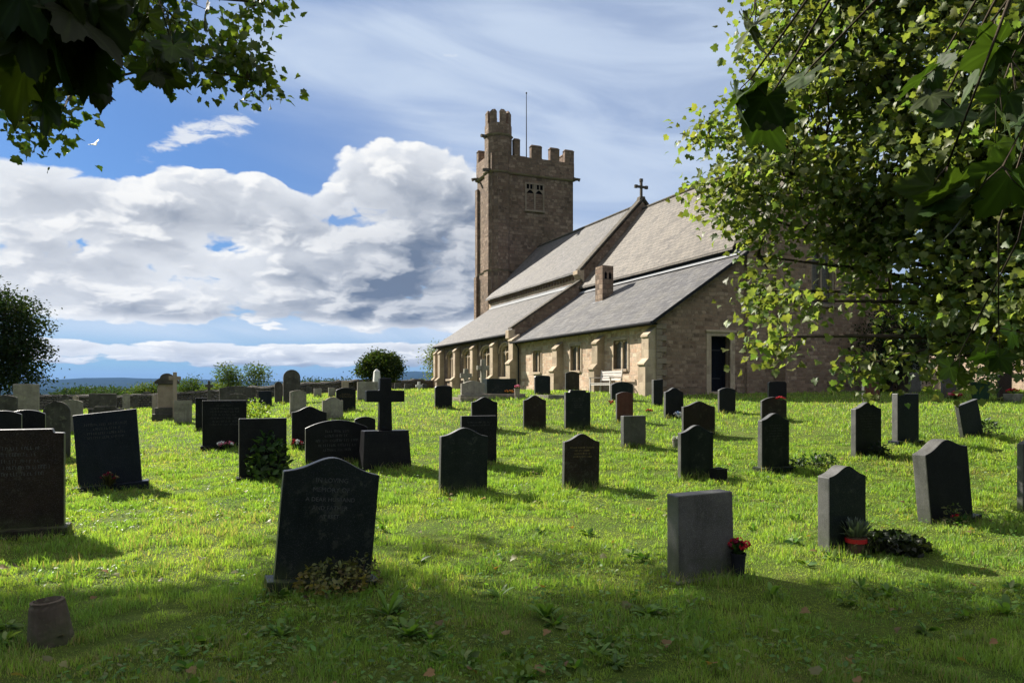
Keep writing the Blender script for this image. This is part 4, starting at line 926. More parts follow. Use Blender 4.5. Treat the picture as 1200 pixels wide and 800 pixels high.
add('low_wide', 104, 136, 461, 478, 'flat', 'stone_dark', 'wide low dark tomb slab behind the blue-black tilting stone', th=.3, Y=26)
add('low_slab', 103, 143, 476, 490, 'step', 'stone_dark', 'long low dark stone just behind the top of the tilting blue-black one', th=.12, Y=17)
add('brown_tomb', 257, 300, 452, 472, 'shoulder', 'stone_dark', 'broad brown tomb with sloping shoulders in front of the pale green saplings', th=.35, Y=34)

# ---- more distant stones along the wall
rr = random.Random(11)
FAR = [(76, 462, 8, 'little worn gravestone below the boundary wall, under the big tree edge'), (88, 463, 7, 'small dark leaning gravestone in the back row, left end'), (148, 461, 9, 'worn low gravestone between the wide dark slab and the brown memorial'), (158, 462, 7, 'thin pale gravestone by the wall near the brown memorial'),
       (298, 459, 6, 'thin dark gravestone behind the small square blue-black one'), (362, 452, 7, 'worn gravestone in the last row right of the tall round one'), (405, 446, 8, 'weathered gravestone in the last row behind the gold-lettered one'), (478, 450, 8, 'grey gravestone by the wall, right of the dark cross'), (466, 449, 7, 'dark worn gravestone behind the arm of the dark cross, by the wall'), (498, 449, 6, 'small gravestone by the wall near the white cross')]
for i, (px, yt, wd, lab) in enumerate(FAR):
    Yf = 37+rr.uniform(-2, 3) if px < 250 else 41+rr.uniform(-1, 4)
    stone(px-wd/2, px+wd/2, yt, 0, rr.choice(('round', 'camber', 'flat', 'gothic')), rr.choice(('stone_grey', 'stone_dark', 'stone_buff')), lab, lean=rr.uniform(-5, 5), yaw=rr.uniform(-6, 6), th=.12, Y=Yf)

# ---- crosses and memorials
def cross(px, yb, ytop, army, half, wsh, m, label, block=None, Y=None, celtic=False, group='stone crosses', th=.11, lean=0):
    if Y is None: P = gpt(px, yb)
    else: X = (px-600)/F*Y; P = Vector((X, Y, gv(X, Y)))
    k = P.y/F; H = EYE+(HOR-ytop)*k-P.z; ah = EYE+(HOR-army)*k-P.z; hw = half*k/.93; ws = wsh*k/2/.93
    t = empty('cross_gravestone', tuple(P), (0, R(lean), R(23))); tag(t, label, 'cross', group)
    z0 = -.2
    if block:
        bw, bh = block; bw = bw*k/2; bh = bh*k
        b = MB().hull([(-bw*1.05, -.22, -.2), (bw*1.05, -.22, -.2), (bw*1.05, .22, -.2), (-bw*1.05, .22, -.2)], [(-bw*.93, -.16, bh), (bw*.93, -.16, bh), (bw*.93, .16, bh), (-bw*.93, .16, bh)]); b.build('plinth', m, t, bevel=.012); z0 = bh+.001
    b = MB().poly_prism([(-ws*1.12, z0), (ws*1.12, z0), (ws, ah-ws), (hw, ah-ws*.95), (hw, ah+ws*.95), (ws, ah+ws), (ws*.95, H), (-ws*.95, H), (-ws, ah+ws), (-hw, ah+ws*.95), (-hw, ah-ws*.95), (-ws, ah-ws)], 'y', -th/2, th/2)
    b.build('cross', m, t, bevel=.012)
    if celtic:
        r = hw*.62; pts = [(r*math.cos(2*math.pi*i/20), 0, ah+r*math.sin(2*math.pi*i/20)) for i in range(21)]; MB().tube(pts, th*.28, 6).build('ring', m, t)
    STONES.append((P.x, P.y, max(.3, ws*4), R(23), .3)); return t, P
cross(451, 547, 443, 464, 21, 13, G, 'tall plain black cross on a wide tapering black block', block=(56, 43), th=.14)
cross(546, 0, 432, 440, 6.5, 5, 'stone_grey', 'small squat stone cross rising behind the grey memorial by the church', Y=31.5, group=None, th=.14)
cross(566, 0, 421, 431, 7, 5, 'stone_grey', 'tall grey stone cross by the nave wall, left of the green tomb', Y=33, celtic=False, th=.16, group=None)
cross(491, 0, 447, 452, 3.6, 2.6, 'limestone', 'little white cross standing before the boundary wall right of the dark cross', Y=40, group=None)
cross(245, 0, 446, 452, 4, 3, 'stone_dark', 'thin dark weathered cross by the wall left of the saplings', Y=38, group=None)
cross(205, 0, 436, 443, 6, 4, 'stone_buff', 'brown stone cross at the right side of the hooded brown memorial', Y=27, group=None, th=.2)
P_, C_, W_, H_, a_ = stone(541, 568, 446, 468, 'shoulder', 'stone_grey', 'grey shouldered memorial stone on a pale kerb close to the nave wall', th=.16, group='gravestones on the grass', plinth=(.08, .12, .16))
# hooded memorial on the left
Yh = 27.5; X = (196-600)/F*Yh; t = empty('hooded_memorial', (X, Yh, gv(X, Yh)), (0, 0, R(23))); tag(t, 'tall brown hooded memorial with rounded gable on a stepped base, far left', 'memorial')
k = Yh/F; Hh = EYE+(HOR-438)*k-gv(X, Yh)
b = MB().box(-.32, .32, -.2, .2, .45, Hh-.38); b.build('shaft', 'stone_buff', t, bevel=.02)
b = MB().poly_prism([(-.42, Hh-.378), (.42, Hh-.378), (.42, Hh-.28), (.26, Hh-.16)]+[(.24*math.cos(math.pi*i/10), Hh-.16+.18*math.sin(math.pi*i/10)) for i in range(11)]+[(-.26, Hh-.16), (-.42, Hh-.28)], 'y', -.25, .25); b.build('hood', 'stone_dark', t, bevel=.015)
MB().box(-.5, .5, -.34, .34, -.2, .22).box(-.41, .41, -.27, .27, .222, .449).build('base', 'stone_dark', t, bevel=.02)
# obelisk (pale pillar behind the dark cross)
Yo = 33.0; X = (441.5-600)/F*Yo; zo = gv(X, Yo); Ho = EYE+(HOR-432)*Yo/F-zo
t = empty('obelisk', (X, Yo, zo), (0, 0, R(23))); tag(t, 'slim pale stone pillar rising behind the left arm of the dark cross', 'obelisk')
MB().hull([(-.17, -.17, .25), (.17, -.17, .25), (.17, .17, .25), (-.17, .17, .25)], [(-.12, -.12, Ho-.12), (.12, -.12, Ho-.12), (.12, .12, Ho-.12), (-.12, .12, Ho-.12)]).build('shaft', 'limestone', t, bevel=.01)
MB().hull([(-.12, -.12, Ho-.118), (.12, -.12, Ho-.118), (.12, .12, Ho-.118), (-.12, .12, Ho-.118)], [(-.01, -.01, Ho), (.01, -.01, Ho), (.01, .01, Ho), (-.01, .01, Ho)]).build('cap', 'limestone', t)
MB().box(-.3, .3, -.3, .3, -.2, .249).build('base', 'stone_grey', t, bevel=.015)
# green chest tomb on a pale kerb
P = gpt(574, 467); t = empty('chest_tomb', tuple(P+DD*.5+MD*.6), (0, 0, R(23))); tag(t, 'dark green polished chest tomb on a pale stone kerb beside the nave wall', 'tomb')
kk = P.y/F; MB().box(-.62, .62, -.25, .25, .19, (467-444)*kk+.02).build('chest', GG, t, bevel=.015)
MB().box(-.9, .9, -.5, .5, -.2, .188).build('kerb', 'stone_buff', t, bevel=.02)
p0 = P+DD*.5+MD*.6
bx = p0+MD*.52-DD*.38; bunch('flower_bunch', (bx.x-.25, bx.y, p0.z+.18), .20, .16, 12, 'petal_orange', 'orange flowers lying on the kerb of the dark green chest tomb', seed=3, leaves=20, fr=.06)
Pp = gpt(606, 468); bunch('flower_vase', tuple(Pp), .13, .20, 10, 'petal_pink', 'pink flowers in a tall pale stone vase by the chest tomb', pot=(.11, .42, 'stone_buff'), seed=4, leaves=26, fr=.055)
# grave kerbs near the church
def kerb(px, yb, L_, W_, label, m='stone_buff'):
    P = gpt(px, yb); t = empty('grave_kerb', tuple(P), (0, 0, R(23))); tag(t, label, 'grave kerb', 'low stone grave kerbs')
    MB().box(-W_/2, W_/2, 0, .12, -.15, .14).box(-W_/2, W_/2, L_-.12, L_, -.15, .14).box(-W_/2, -W_/2+.12, .121, L_-.121, -.15, .14).box(W_/2-.12, W_/2, .121, L_-.121, -.15, .14).build('kerbstones', m, t, bevel=.01)
    MB().box(-W_/2+.13, W_/2-.13, .125, L_-.125, -.15, .06).build('gravel', 'gravel_mat', t)
kerb(556, 470, 1.9, 1.1, 'pale stone grave kerb in front of the grey shouldered memorial'); kerb(655, 467, 1.8, .9, 'low grey grave kerb near the downpipe by the church wall', 'stone_grey'); kerb(130, 468, 1.9, 1.0, 'low stone grave kerb near the boundary wall at the left', 'stone_grey')

# ---- flowers and plants at the graves
def at_foot(key, u, v, dz=0):
    t, C, W, H, a = S[key]; x, y, z = off(C, a, u*W, v); return (x, y, z+dz)
bunch('flower_bunch', at_foot('lines', .0, .20, .02), .19, .14, 16, 'petal_pink', 'pink and white flowers low in front of the lettered flat-topped gravestone', seed=5, fr=.055, m2='petal_white', leaves=40)
bunch('flower_bunch', at_foot('flowered', -.38, .22), .15, .22, 10, 'petal_red', 'red and white flowers at the foot of the dark curved stone', seed=6, fr=.05, m2='petal_white', leaves=40)
bunch('dried_flowers', at_foot('blue', .0, .24, .08), .16, .22, 12, 'petal_dark', 'dried brown flowers before the tilting blue-black gravestone', seed=7, fr=.03, leaves=60, lcol=(.05, .045, .02), m2='dead_leaf', group=None)
bunch('potted_flowers', at_foot('grey_rough', .47, .16), .09, .14, 14, 'petal_red', 'dark red roses in a tall black pot beside the big grey block gravestone', pot=(.06, .20, 'gutter'), seed=8, fr=.04, leaves=60, m2='petal_dark')
bunch('potted_flowers', at_foot('front_right', .0, .17), .16, .22, 0, 'petal_red', 'grey-leaved plant in a brown pot with red ribbon before the grey-green gravestone', pot=(.085, .17, 'terracotta'), seed=9, leaves=220, lcol=(.12, .15, .13))
x, y, z = at_foot('front_right', .0, .20)
MB().lathe([(.0865, .115), (.098, .115), (.100, .155), (.0875, .155)], 16).build('ribbon', 'plastic_red', [o for o in COL.objects if o.name.startswith('potted_flowers')][-1])
x, y, z = at_foot('front_right', .62, .10); low_plant('leaf_heap', (x+.22, y, z), .30, .16, 420, .06, (.012, .018, .008), 'heap of dark wilted greenery right of the red-ribboned pot', seed=21, shape='maple', cat='greenery')
bunch('flower_bunch', at_foot('leaning_big', -.15, .26), .10, .16, 3, 'petal_red', 'single dark red flower at the foot of the big leaning gravestone', seed=10, fr=.03, leaves=14)
bunch('flower_bunch', at_foot('door_mid', .05, .25), .17, .16, 8, 'petal_blue', 'blue and white wrapped flowers before the dark stone near the church corner', seed=12, fr=.08, m2='petal_white', leaves=8)
bunch('flower_bunch', (lambda p: (p.x, p.y, p.z))(gpt(716, 476)), .12, .20, 8, 'petal_red', 'small red flowers in the grass left of the slim red-brown gravestone', seed=13, fr=.05, leaves=14)
bunch('flower_bunch', (lambda p: (p.x, p.y, p.z))(gpt(760, 484)), .12, .12, 7, 'petal_red', 'tiny red flowers in the grass below the church corner', seed=14, fr=.05, leaves=10)
t_, C, W, H, a = S['brown_red']; bunch('flower_bunch', (C.x+.16, C.y-.10, C.z+H-.06), .12, .08, 8, 'petal_red', 'red flowers on the top of the low brown gravestone', seed=15, fr=.04, leaves=10)
t_, C, W, H, a = S['grey_planted']; p = gpt(1119, 468); bunch('flower_bunch', tuple(p), .30, .26, 18, 'petal_red', 'large bunch of coral red flowers behind the steeply tilted gravestone', seed=16, fr=.08, leaves=60, m2='petal_pink')
P = gpt(842, 563); t = empty('square_pot', tuple(P), (0, 0, R(23))); tag(t, 'dark square stone flower pot at the right foot of a dark gravestone', 'flower pot')
MB().box(-.10, .10, -.10, .10, -.03, .20).build('pot', 'granite_black', t, bevel=.01); MB().lathe([(.05, .201), (.05, .215), (.03, .215)], 12).build('lid', 'iron', t)
P = gpt(1187, 471); t = empty('stone_planter', tuple(P), (0, 0, R(23))); tag(t, 'rectangular grey stone planter near the right edge under the tree', 'planter')
MB().hull([(-.24, -.14, -.05), (.24, -.14, -.05), (.24, .14, -.05), (-.24, .14, -.05)], [(-.30, -.18, .30), (.30, -.18, .30), (.30, .18, .30), (-.30, .18, .30)]).build('trough', 'stone_grey', t, bevel=.015)
bunch('flower_bunch', (P.x, P.y, P.z+.30), .22, .18, 14, 'petal_red', 'red flowers growing in the grey stone planter', seed=17, fr=.06, leaves=50)
# little pots by the graves in the middle
P = gpt(793, 524); bunch('potted_flowers', tuple(P), .08, .08, 5, 'petal_white', 'small white flowers in a grey stone cube vase left of the brown stone', pot=(.10, .18, 'stone_grey'), seed=18, fr=.03, leaves=20)
# stone stump vase at the front left
P = gpt(60, 752); t = empty('stone_urn', tuple(P), (R(2), R(-4), R(10))); tag(t, 'short tapered stone grave vase with a round hole, leaning in the grass', 'stone vase')
hh = .265; r0, r1 = .135, .098; n_ = 8
b = MB(); prof = [(r0, -.08), (r0*.985, 0), (r1*1.06, hh*.86), (r1, hh*.93), (r1*1.0, hh), (r1*.80, hh+.005), (r1*.74, hh-.02), (r1*.70, hh-.10)]
b.lathe(prof, 28, sy=.9); b.build('vase', 'stone_urn', t, smooth=False, rough=.0015, seed=2)
# broad-leaved shrub over the black stone, roses along the bed, weeds by the stones
low_plant('leafy_shrub', at_foot('shrubbed', .10, .15), .30, .80, 330, .13, (.035, .07, .022), 'broad-leaved dark green shrub growing over a flat black gravestone', seed=31, cat='shrub', alt=(.10, .17, .05))
for i, (u, lab) in enumerate(((.8, 'leafy low plant immediately right of the dark green stone on its grey base'), (1.35, 'leafy low plant in the middle of the small grave bed'), (1.9, 'leafy low plant at the right end of the small grave bed'))):
    low_plant('bedding_plant', at_foot('rosebed', u, .05), .20, .22, 130, .07, (.03, .06, .02), lab, seed=40+i, cat='plant', group='plants along the grave bed', alt=(.12, .14, .07))
low_plant('bedding_plant', at_foot('tall_right', .1, .22), .20, .26, 110, .07, (.015, .03, .012), 'dark low plant in front of the tall lettered gravestone', seed=44)
low_plant('bedding_plant', at_foot('memory', .62, .22), .22, .32, 110, .055, (.035, .055, .02), 'small leafy rose bush at the right foot of the wavy-topped stone', seed=45, alt=(.12, .14, .06))
low_plant('weed_clump', at_foot('fallen', .75, .0), .25, .38, 160, .09, (.035, .06, .02), 'tall weedy plant at the right side of the steeply tilted gravestone', seed=46)
low_plant('dry_plant', at_foot('front', .05, .26), .26, .26, 420, .045, (.13, .13, .045), 'straw-coloured dried plant at the foot of the biggest front gravestone', seed=47, shape='oval', alt=(.06, .04, .02))
low_plant('dry_plant', at_foot('front', .36, .22), .16, .30, 240, .035, (.10, .10, .04), 'wispy dried plant at the right foot of the biggest front gravestone', seed=48, shape='oval', alt=(.06, .04, .02))
low_plant('weed_clump', at_foot('leaning_big', -.25, .22), .10, .28, 50, .05, (.10, .12, .04), 'thin flowering weed before the big leaning gravestone', seed=49)
P = gpt(300, 492); low_plant('weed_clump', tuple(P), .4, .75, 240, .12, (.14, .20, .03), 'bright yellow-green young plant behind the flat black gravestones', seed=50)
# dark green tub at the back right
P = gpt(1149, 470); t = empty('planter_tub', tuple(P)); tag(t, 'dark green round tub full of leafy growth under the right-hand tree', 'tub')
MB().lathe([(.24, -.05), (.25, 0), (.34, .66), (.37, .66), (.37, .72), (.32, .72), (.31, .6)], 20).build('tub', 'green_plastic', t)
low_plant('tub_plant', (P.x, P.y, P.z+.66), .5, .8, 260, .16, (.06, .11, .03), 'broad green leaves growing out of the dark green tub', seed=51, alt=(.14, .20, .07))
# docks and dandelions standing in the near grass
rr = random.Random(5)
WEEDS = [(455, 720, .22), (480, 745, .16), (640, 725, .18), (585, 700, .14), (505, 750, .12), (760, 720, .14), (905, 700, .14), (1085, 640, .12), (1180, 720, .16), (1040, 700, .13), (330, 745, .12), (215, 770, .12), (820, 770, .14), (700, 770, .12)]
WHERE = ['at the right foot of the front gravestone', 'just below the tall dock', 'middle of the lawn near the bottom', 'on the shadow edge at centre', 'near the bottom left of centre', 'left of the potted roses', 'right of the potted roses', 'between the two right-hand stones', 'in the lower right corner', 'in the shade below the ribboned pot', 'below the dried plants', 'in the shade at lower left', 'near the bottom edge right of centre', 'near the bottom edge at centre']
for i, ((px, py, r), wh) in enumerate(zip(WEEDS, WHERE)):
    P = gpt(px, py); n = 16; rg = np.random.default_rng(60+i)
    t = empty('dock_plant', tuple(P)); tag(t, ('tall dock with pale upright leaves ' if i < 2 else 'broad-leaved weed ')+wh, 'weed', 'broad-leaved weeds in the lawn')
    V, T, Cc = [], [], []
    for k in range(n):
        a = rg.uniform(0, 6.28); L_ = r*rg.uniform(.6, 1.2); e = rg.uniform(.3, 1.2); wd = L_*rg.uniform(.10, .17); dirv = Vector((math.cos(a)*math.cos(e), math.sin(a)*math.cos(e), math.sin(e))); sv = Vector((-math.sin(a), math.cos(a), 0)); i0 = len(V)
        for s, ww, dr in ((0, .15, 0), (.3, .8, .01), (.6, 1, -.0), (.85, .6, -.04), (1, .05, -.09)):
            p = dirv*L_*s+Vector((0, 0, dr*L_*2)); V += [tuple(p-sv*wd*ww), tuple(p+Vector((0, 0, -wd*ww*.3))), tuple(p+sv*wd*ww)]
        for q in range(4):
            b_ = i0+q*3; T += [(b_, b_+1, b_+4), (b_, b_+4, b_+3), (b_+1, b_+2, b_+5), (b_+1, b_+5, b_+4)]
        f = rg.uniform(.7, 1.4); Cc += [(.12*f, .21*f, .045*f)]*15
    np_mesh('leaves', V, T, 'leaf', Cc, t)

# ---------------------------------------------------------------- churchyard walls
def stone_wall(name, pts, h, th, m, label, seed, base=.4):
    """a rough wall following the ground through the points pts"""
    rr = random.Random(seed); bm = bmesh.new(); P = []
    for (x0, y0), (x1, y1) in zip(pts, pts[1:]):
        n = max(2, int(math.hypot(x1-x0, y1-y0)/.45))
        for k in range(n): P.append((x0+(x1-x0)*k/n, y0+(y1-y0)*k/n))
    P.append(pts[-1]); rows = []
    for i, (x, y) in enumerate(P):
        a = P[max(0, i-1)]; b = P[min(len(P)-1, i+1)]; d = Vector((b[0]-a[0], b[1]-a[1], 0)).normalized(); nv = Vector((-d.y, d.x, 0)); z = gv(x, y); top = h+rr.uniform(-.05, .06)
        ring = []
        for u, zz in ((-th/2, -base), (-th/2*.95, h*.35), (-th/2*.85, h*.75), (-th/2*.95, top-.10), (-th/2*.4, top), (th/2*.4, top+.01), (th/2*.95, top-.10), (th/2*.85, h*.5), (th/2, -base)):
            ring.append(bm.verts.new((x+nv.x*(u+rr.uniform(-.02, .02)), y+nv.y*(u+rr.uniform(-.02, .02)), z+zz+rr.uniform(-.015, .015))))
        rows.append(ring)
    for A, B in zip(rows, rows[1:]):
        for k in range(len(A)-1): bm.faces.new((A[k], A[k+1], B[k+1], B[k]))
    bm.faces.new(rows[0]); bm.faces.new(rows[-1][::-1])
    mb = MB(); mb.bm.free(); mb.bm = bm; o = mb.build(name, m); tag(o, label, 'wall'); return o
stone_wall('boundary_wall', [(-45, 31), (-33, 36), (-22, 40), (-13, 44), (-4.5, 60), (0, 68)], .78, .5, 'stone_dry', 'low dark drystone wall bounding the churchyard on the left', 1)
stone_wall('garden_wall', [(22.0, 44.0), (24.5, 36.5), (29, 26), (33, 17)], 1.9, .45, 'stone_pink', 'pinkish sunlit stone wall beyond the graves at the right edge', 2)
# ---------------------------------------------------------------- trees
def tube_np(mb, p0, p1, r0, r1, rr, bend=.12, n=6, seg=4):
    p0 = Vector(p0); p1 = Vector(p1); L = (p1-p0).length; o = Vector((rr.gauss(0, 1), rr.gauss(0, 1), rr.gauss(0, .6)))*L*bend
    pts = [p0.lerp(p1, k/seg)+o*math.sin(math.pi*k/seg)*.6+Vector((rr.gauss(0, 1), rr.gauss(0, 1), rr.gauss(0, 1)))*L*.012*(0 < k < seg) for k in range(seg+1)]
    mb.tube(pts, [r0+(r1-r0)*k/seg for k in range(seg+1)], n); return pts
def crown_points(ells, per_m3, rg, shell=.35):
    """clump centres through a union of ellipsoids (x, y, z, rx, ry, rz)"""
    C = []
    for e in ells:
        (x, y, z, rx, ry, rz), df = e[:6], (e[6] if len(e) > 6 else 1.0)
        n = max(3, int(4.19*rx*ry*rz*per_m3*df)); d = rg.normal(0, 1, (n, 3)); d /= np.linalg.norm(d, axis=1, keepdims=True)
        r = rg.uniform(shell, 1, n)**(.7); C.append(np.array([x, y, z])+d*r[:, None]*np.array([rx, ry, rz]))
    return np.concatenate(C)
def tree(name, label, base, trunk_h, tr, ells, clumps_m3, leaves_per, leaf, col, seed, cat='tree', group=None, shape='quad', spread=.35, m='leaf', up=.45, alt=None, altf=.1, droop=.3, lean=(0, 0), extra=None, twigs=220, shell=.35, cs=.40):
    rg = np.random.default_rng(seed); rr = random.Random(seed); bx, by = base; bz = gv(bx, by) if math.hypot(bx, by) < 70 else float(gfar(np.array(bx), np.array(by)))
    t = empty(name, (bx, by, bz)); tag(t, label, cat, group); o = np.array([bx, by, bz])
    C = crown_points(ells, clumps_m3, rg, shell)
    if extra is not None: C = np.concatenate([C, extra])
    C = C-o; cen = C.mean(0)
    top = Vector((lean[0], lean[1], trunk_h)); mb = MB()
    mb.tube([(0, 0, -.3), (0, 0, 0), tuple(top*.5+Vector((tr*.4, 0, 0))), tuple(top)], [tr*1.5, tr*1.12, tr*.9, tr*.7], 10)
    mains = []
    for (x, y, z, rx, ry, rz) in [e[:6] for e in ells]:
        tgt = Vector((x, y, z))-Vector(o); pts = tube_np(mb, top*rr.uniform(.75, 1.0), tgt, tr*.30, tr*.04, rr, .10, 7, 5); mains += pts[2:]
    mb.build('trunk', 'bark', t, smooth=True, uv=False)
    tw = MB(); M = np.array([tuple(p) for p in mains]); idx = rg.permutation(len(C))[:twigs]
    for i in idx:
        j = np.argmin(((M-C[i])**2).sum(1)); tube_np(tw, M[j], C[i], tr*.07+.006, .005, rr, .10, 4, 3)
    tw.build('branches', 'bark', t, smooth=True, uv=False)
    n = len(C)*leaves_per; rep = np.repeat(C, leaves_per, 0); offs = rg.normal(0, 1, (n, 3))*np.array([cs, cs, cs*.62]); offs[:, 2] -= .10*np.abs(offs[:, 0])
    P = rep+offs; N = offs+(rep-cen)*.12; N /= np.maximum(np.linalg.norm(N, axis=1, keepdims=True), 1e-6)
    cc = leaf_cols(n, col, seed, spread, alt, altf); f = np.repeat(rg.uniform(.75, 1.25, (len(C), 1)), leaves_per, 0); cc = cc*f
    leaf_cloud('crown', P, N, leaf, cc, m, t, shape, up, seed=seed+1, droop=droop)
    return t
def E(px, py, Y, rpx, rpy, ry, df=1.0):
    """an ellipsoid of crown around the direction (px, py) at depth Y"""
    return ((px-600)/F*Y, Y, EYE+(HOR-py)/F*Y, rpx/F*Y, ry, rpy/F*Y, df)
# right-hand sycamore: trunk outside the frame, limbs reaching in over the graves
ellA = [E(1000, 100, 11.5, 110, 95, 1.6), E(1130, 60, 10.5, 120, 100, 1.7), E(930, 60, 12.0, 62, 70, 1.2), E(885, 150, 12.0, 50, 40, .9), E(930, 212, 11.5, 90, 55, 1.3),
        E(1060, 235, 11.0, 120, 85, 1.6), E(1170, 210, 10.0, 110, 95, 1.7), E(888, 300, 11.8, 14, 34, .4), E(896, 340, 11.8, 6, 20, .2), E(965, 282, 11.2, 55, 30, .8), E(1000, 258, 11.4, 50, 38, .8, 1.3), E(908, 395, 10.8, 12, 14, .2), E(930, 352, 10.8, 16, 9, .2),
        E(1060, 330, 10.8, 52, 48, 1.0), E(1022, 425, 10.4, 14, 22, .3), E(1075, 405, 10.4, 22, 42, .45), E(1140, 330, 10.0, 95, 60, 1.3), E(1175, 395, 9.6, 55, 30, .8), E(830, 160, 12.2, 26, 12, .4), E(845, 225, 12.0, 26, 22, .5),
        E(1240, 130, 9.5, 160, 170, 2.0), E(1260, 330, 9.0, 110, 90, 1.6), E(1100, -80, 11.0, 200, 90, 2.2), E(960, -60, 11.5, 90, 60, 1.5), (9.0, 9.5, 8.5, 2.6, 2.6, 2.6), (10.5, 12.5, 6.0, 2.6, 2.6, 2.8), (9.5, 11.0, 10.5, 2.4, 2.4, 1.8), E(880, 250, 12, 30, 26, .6), E(1110, 420, 10.0, 22, 28, .4)]
tree('sycamore_tree', 'large leafy sycamore filling the right side, its branches hanging before the church', (9.2, 10.2), 3.2, .30, ellA, 5.6, 48, .103, (.118, .155, .052), 101, shape='maple', alt=(.18, .21, .09), altf=.22, twigs=1500, cs=.27, droop=.5)
# trees beyond it
tree('yew_tree', 'dark green yew behind the hanging branches, right of the church', (17.5, 33), 1.6, .3, [(17.5, 33, 4.0, 1.7, 1.6, 2.0), (18.3, 33.5, 3.0, 1.5, 1.4, 1.3), (16.6, 33, 3.2, 1.1, 1.1, 1.2)], 5, 40, .12, (.016, .03, .010), 102, shape='quad', m='needle')
tree('holly_tree', 'bushy dark tree behind the garden graves at the right', (23.5, 31), 1.2, .25, [(23.5, 31, 3.8, 2.6, 2.2, 2.2), (21.0, 32, 4.6, 2.2, 2.0, 2.2), (26.5, 30, 4.6, 2.4, 2.0, 2.2)], 3, 36, .16, (.022, .042, .014), 103, alt=(.08, .10, .05), altf=.1)
for i, (x, y, h, lab) in enumerate(((20, 50, 9, 'tall green tree beyond the east end of the church'), (28, 46, 9, 'tall green tree behind the pink garden wall'), (36, 40, 10, 'large tree far right behind the garden wall'), (33, 30, 8, 'leafy tree outside the right edge behind the wall'))):
    tree('field_tree', lab, (x, y), 2.2, .35, [(x, y, h*.62, 3.4, 3.0, h*.34), (x-2, y+.5, h*.5, 2.4, 2.2, h*.26), (x+2.2, y, h*.5, 2.4, 2.4, h*.26)], 1.4, 40, .26, (.035, .062, .018), 110+i, group='trees right of the church', twigs=60, cs=.55)
# big dark tree at the left edge
tree('oak_tree', 'big dark tree at the left edge beyond the churchyard wall', (-32.5, 46), 2.4, .5, [(-32.5, 46, 5.4, 3.2, 3.0, 2.6), (-30.6, 46, 3.4, 1.6, 2.0, 1.9), (-33.5, 46, 3.2, 3.0, 3.0, 2.2), (-34.5, 46, 7.2, 2.2, 2.4, 1.8), (-31.4, 45.6, 5.8, 1.5, 1.5, 1.3)], 3.0, 46, .20, (.020, .036, .012), 120, cs=.42, alt=(.05, .06, .025), altf=.12, m='needle')
# tall tree outside the frame on the left, whose crown throws the shade over the near grass
ellB = [(-11.5, 14.5, 10.8, 3.2, 2.6, 1.8, .22), (-8.2, 14.0, 10.9, 2.6, 2.2, 1.5, .24), (-14, 13, 11.5, 3, 3, 2.4, .2), (-10, 11.2, 9.4, 2.6, 2.0, 1.5, .21), (-11.5, 9.0, 8.2, 2.6, 2.2, 1.8, .22), (-6.4, 14.2, 11.3, 1.9, 1.7, 1.1, .3), (-12.5, 11, 12.2, 3.0, 3.0, 2.2, .10),
        E(30, 30, 11.5, 50, 50, 1.0, 1.6), E(110, 14, 11.0, 60, 34, .9, 1.5), E(165, 50, 10.8, 40, 32, .6, 1.3), E(205, 22, 11.0, 42, 30, .8), E(190, 78, 10.6, 24, 20, .4), E(255, 55, 11.2, 22, 18, .4), E(20, 90, 10.8, 30, 30, .6), E(30, 140, 10.6, 18, 16, .3), E(60, 120, 10.6, 14, 12, .3), E(290, 92, 11.2, 16, 12, .3), E(303, 3, 11.4, 22, 9, .3), E(275, 72, 11.2, 14, 9, .25)]
tree('maple_tree', 'tall field maple beyond the left edge, its twigs hanging in at the top left', (-13.8, 10.4), 7.5, .32, ellB, 6.5, 38, .128, (.065, .10, .022), 130, shape='maple', alt=(.13, .17, .04), altf=.15, twigs=900, cs=.30, droop=.5)
# trees just beyond the wall
def E2(px, py, Y, r, rz): return ((px-600)/F*Y, Y, EYE+(HOR-py)/F*Y, r, r*.9, rz)
def small_tree(px, Y, top, bot, half, col, lab, seed, name='field_tree', leaf=.2, dens=9.0, m='needle', group='trees beyond the churchyard wall', alt=None, per=34, cs=.4):
    x = (px-600)/F*Y; zt = EYE+(HOR-top)/F*Y; zb = EYE+(HOR-bot)/F*Y; r = half/F*Y; rg = random.Random(seed)
    ells = [(x, Y, zb+(zt-zb)*.5, r*.85, r*.8, (zt-zb)*.46)]+[(x+rg.uniform(-.55, .55)*r, Y+rg.uniform(-.4, .4)*r, zb+(zt-zb)*rg.uniform(.35, .85), r*.5, r*.5, (zt-zb)*.2) for _ in range(4)]
    gz_ = float(gfar(np.array(x), np.array(float(Y)))) if Y > 70 else gv(x, Y)
    return tree(name, lab, (x, Y), max(.8, zb+(zt-zb)*.3-gz_), max(.08, r*.09), ells, dens, per, leaf, col, seed, group=group, m=m, twigs=60, cs=cs, shape='quad', alt=alt)
small_tree(447, 48, 411, 447, 25, (.03, .05, .012), 'round dense tree with sunlit top behind the dark cross', 201, 'round_tree', .17, 60, cs=.24, alt=(.15, .18, .04))
small_tree(268, 46, 424, 466, 17, (.075, .115, .035), 'airy pale green sapling, the left of the pair beyond the wall', 202, 'sapling', .14, 16, cs=.24, per=30)
small_tree(300, 46, 425, 466, 16, (.075, .115, .035), 'airy pale green sapling, the right of the pair beyond the wall', 203, 'sapling', .14, 16, cs=.24, per=30)
small_tree(512, 66, 402, 452, 11, (.12, .15, .03), 'yellow-green tree showing past the west end of the church', 204, 'field_tree', .18, 12)
small_tree(222, 62, 444, 470, 20, (.05, .085, .022), 'round green bush behind the brown memorial cross', 205, 'field_bush', .18, 9)
small_tree(178, 75, 451, 472, 24, (.08, .12, .03), 'light green bush beyond the wall, left of the brown memorial', 206, 'field_bush', .2, 7)
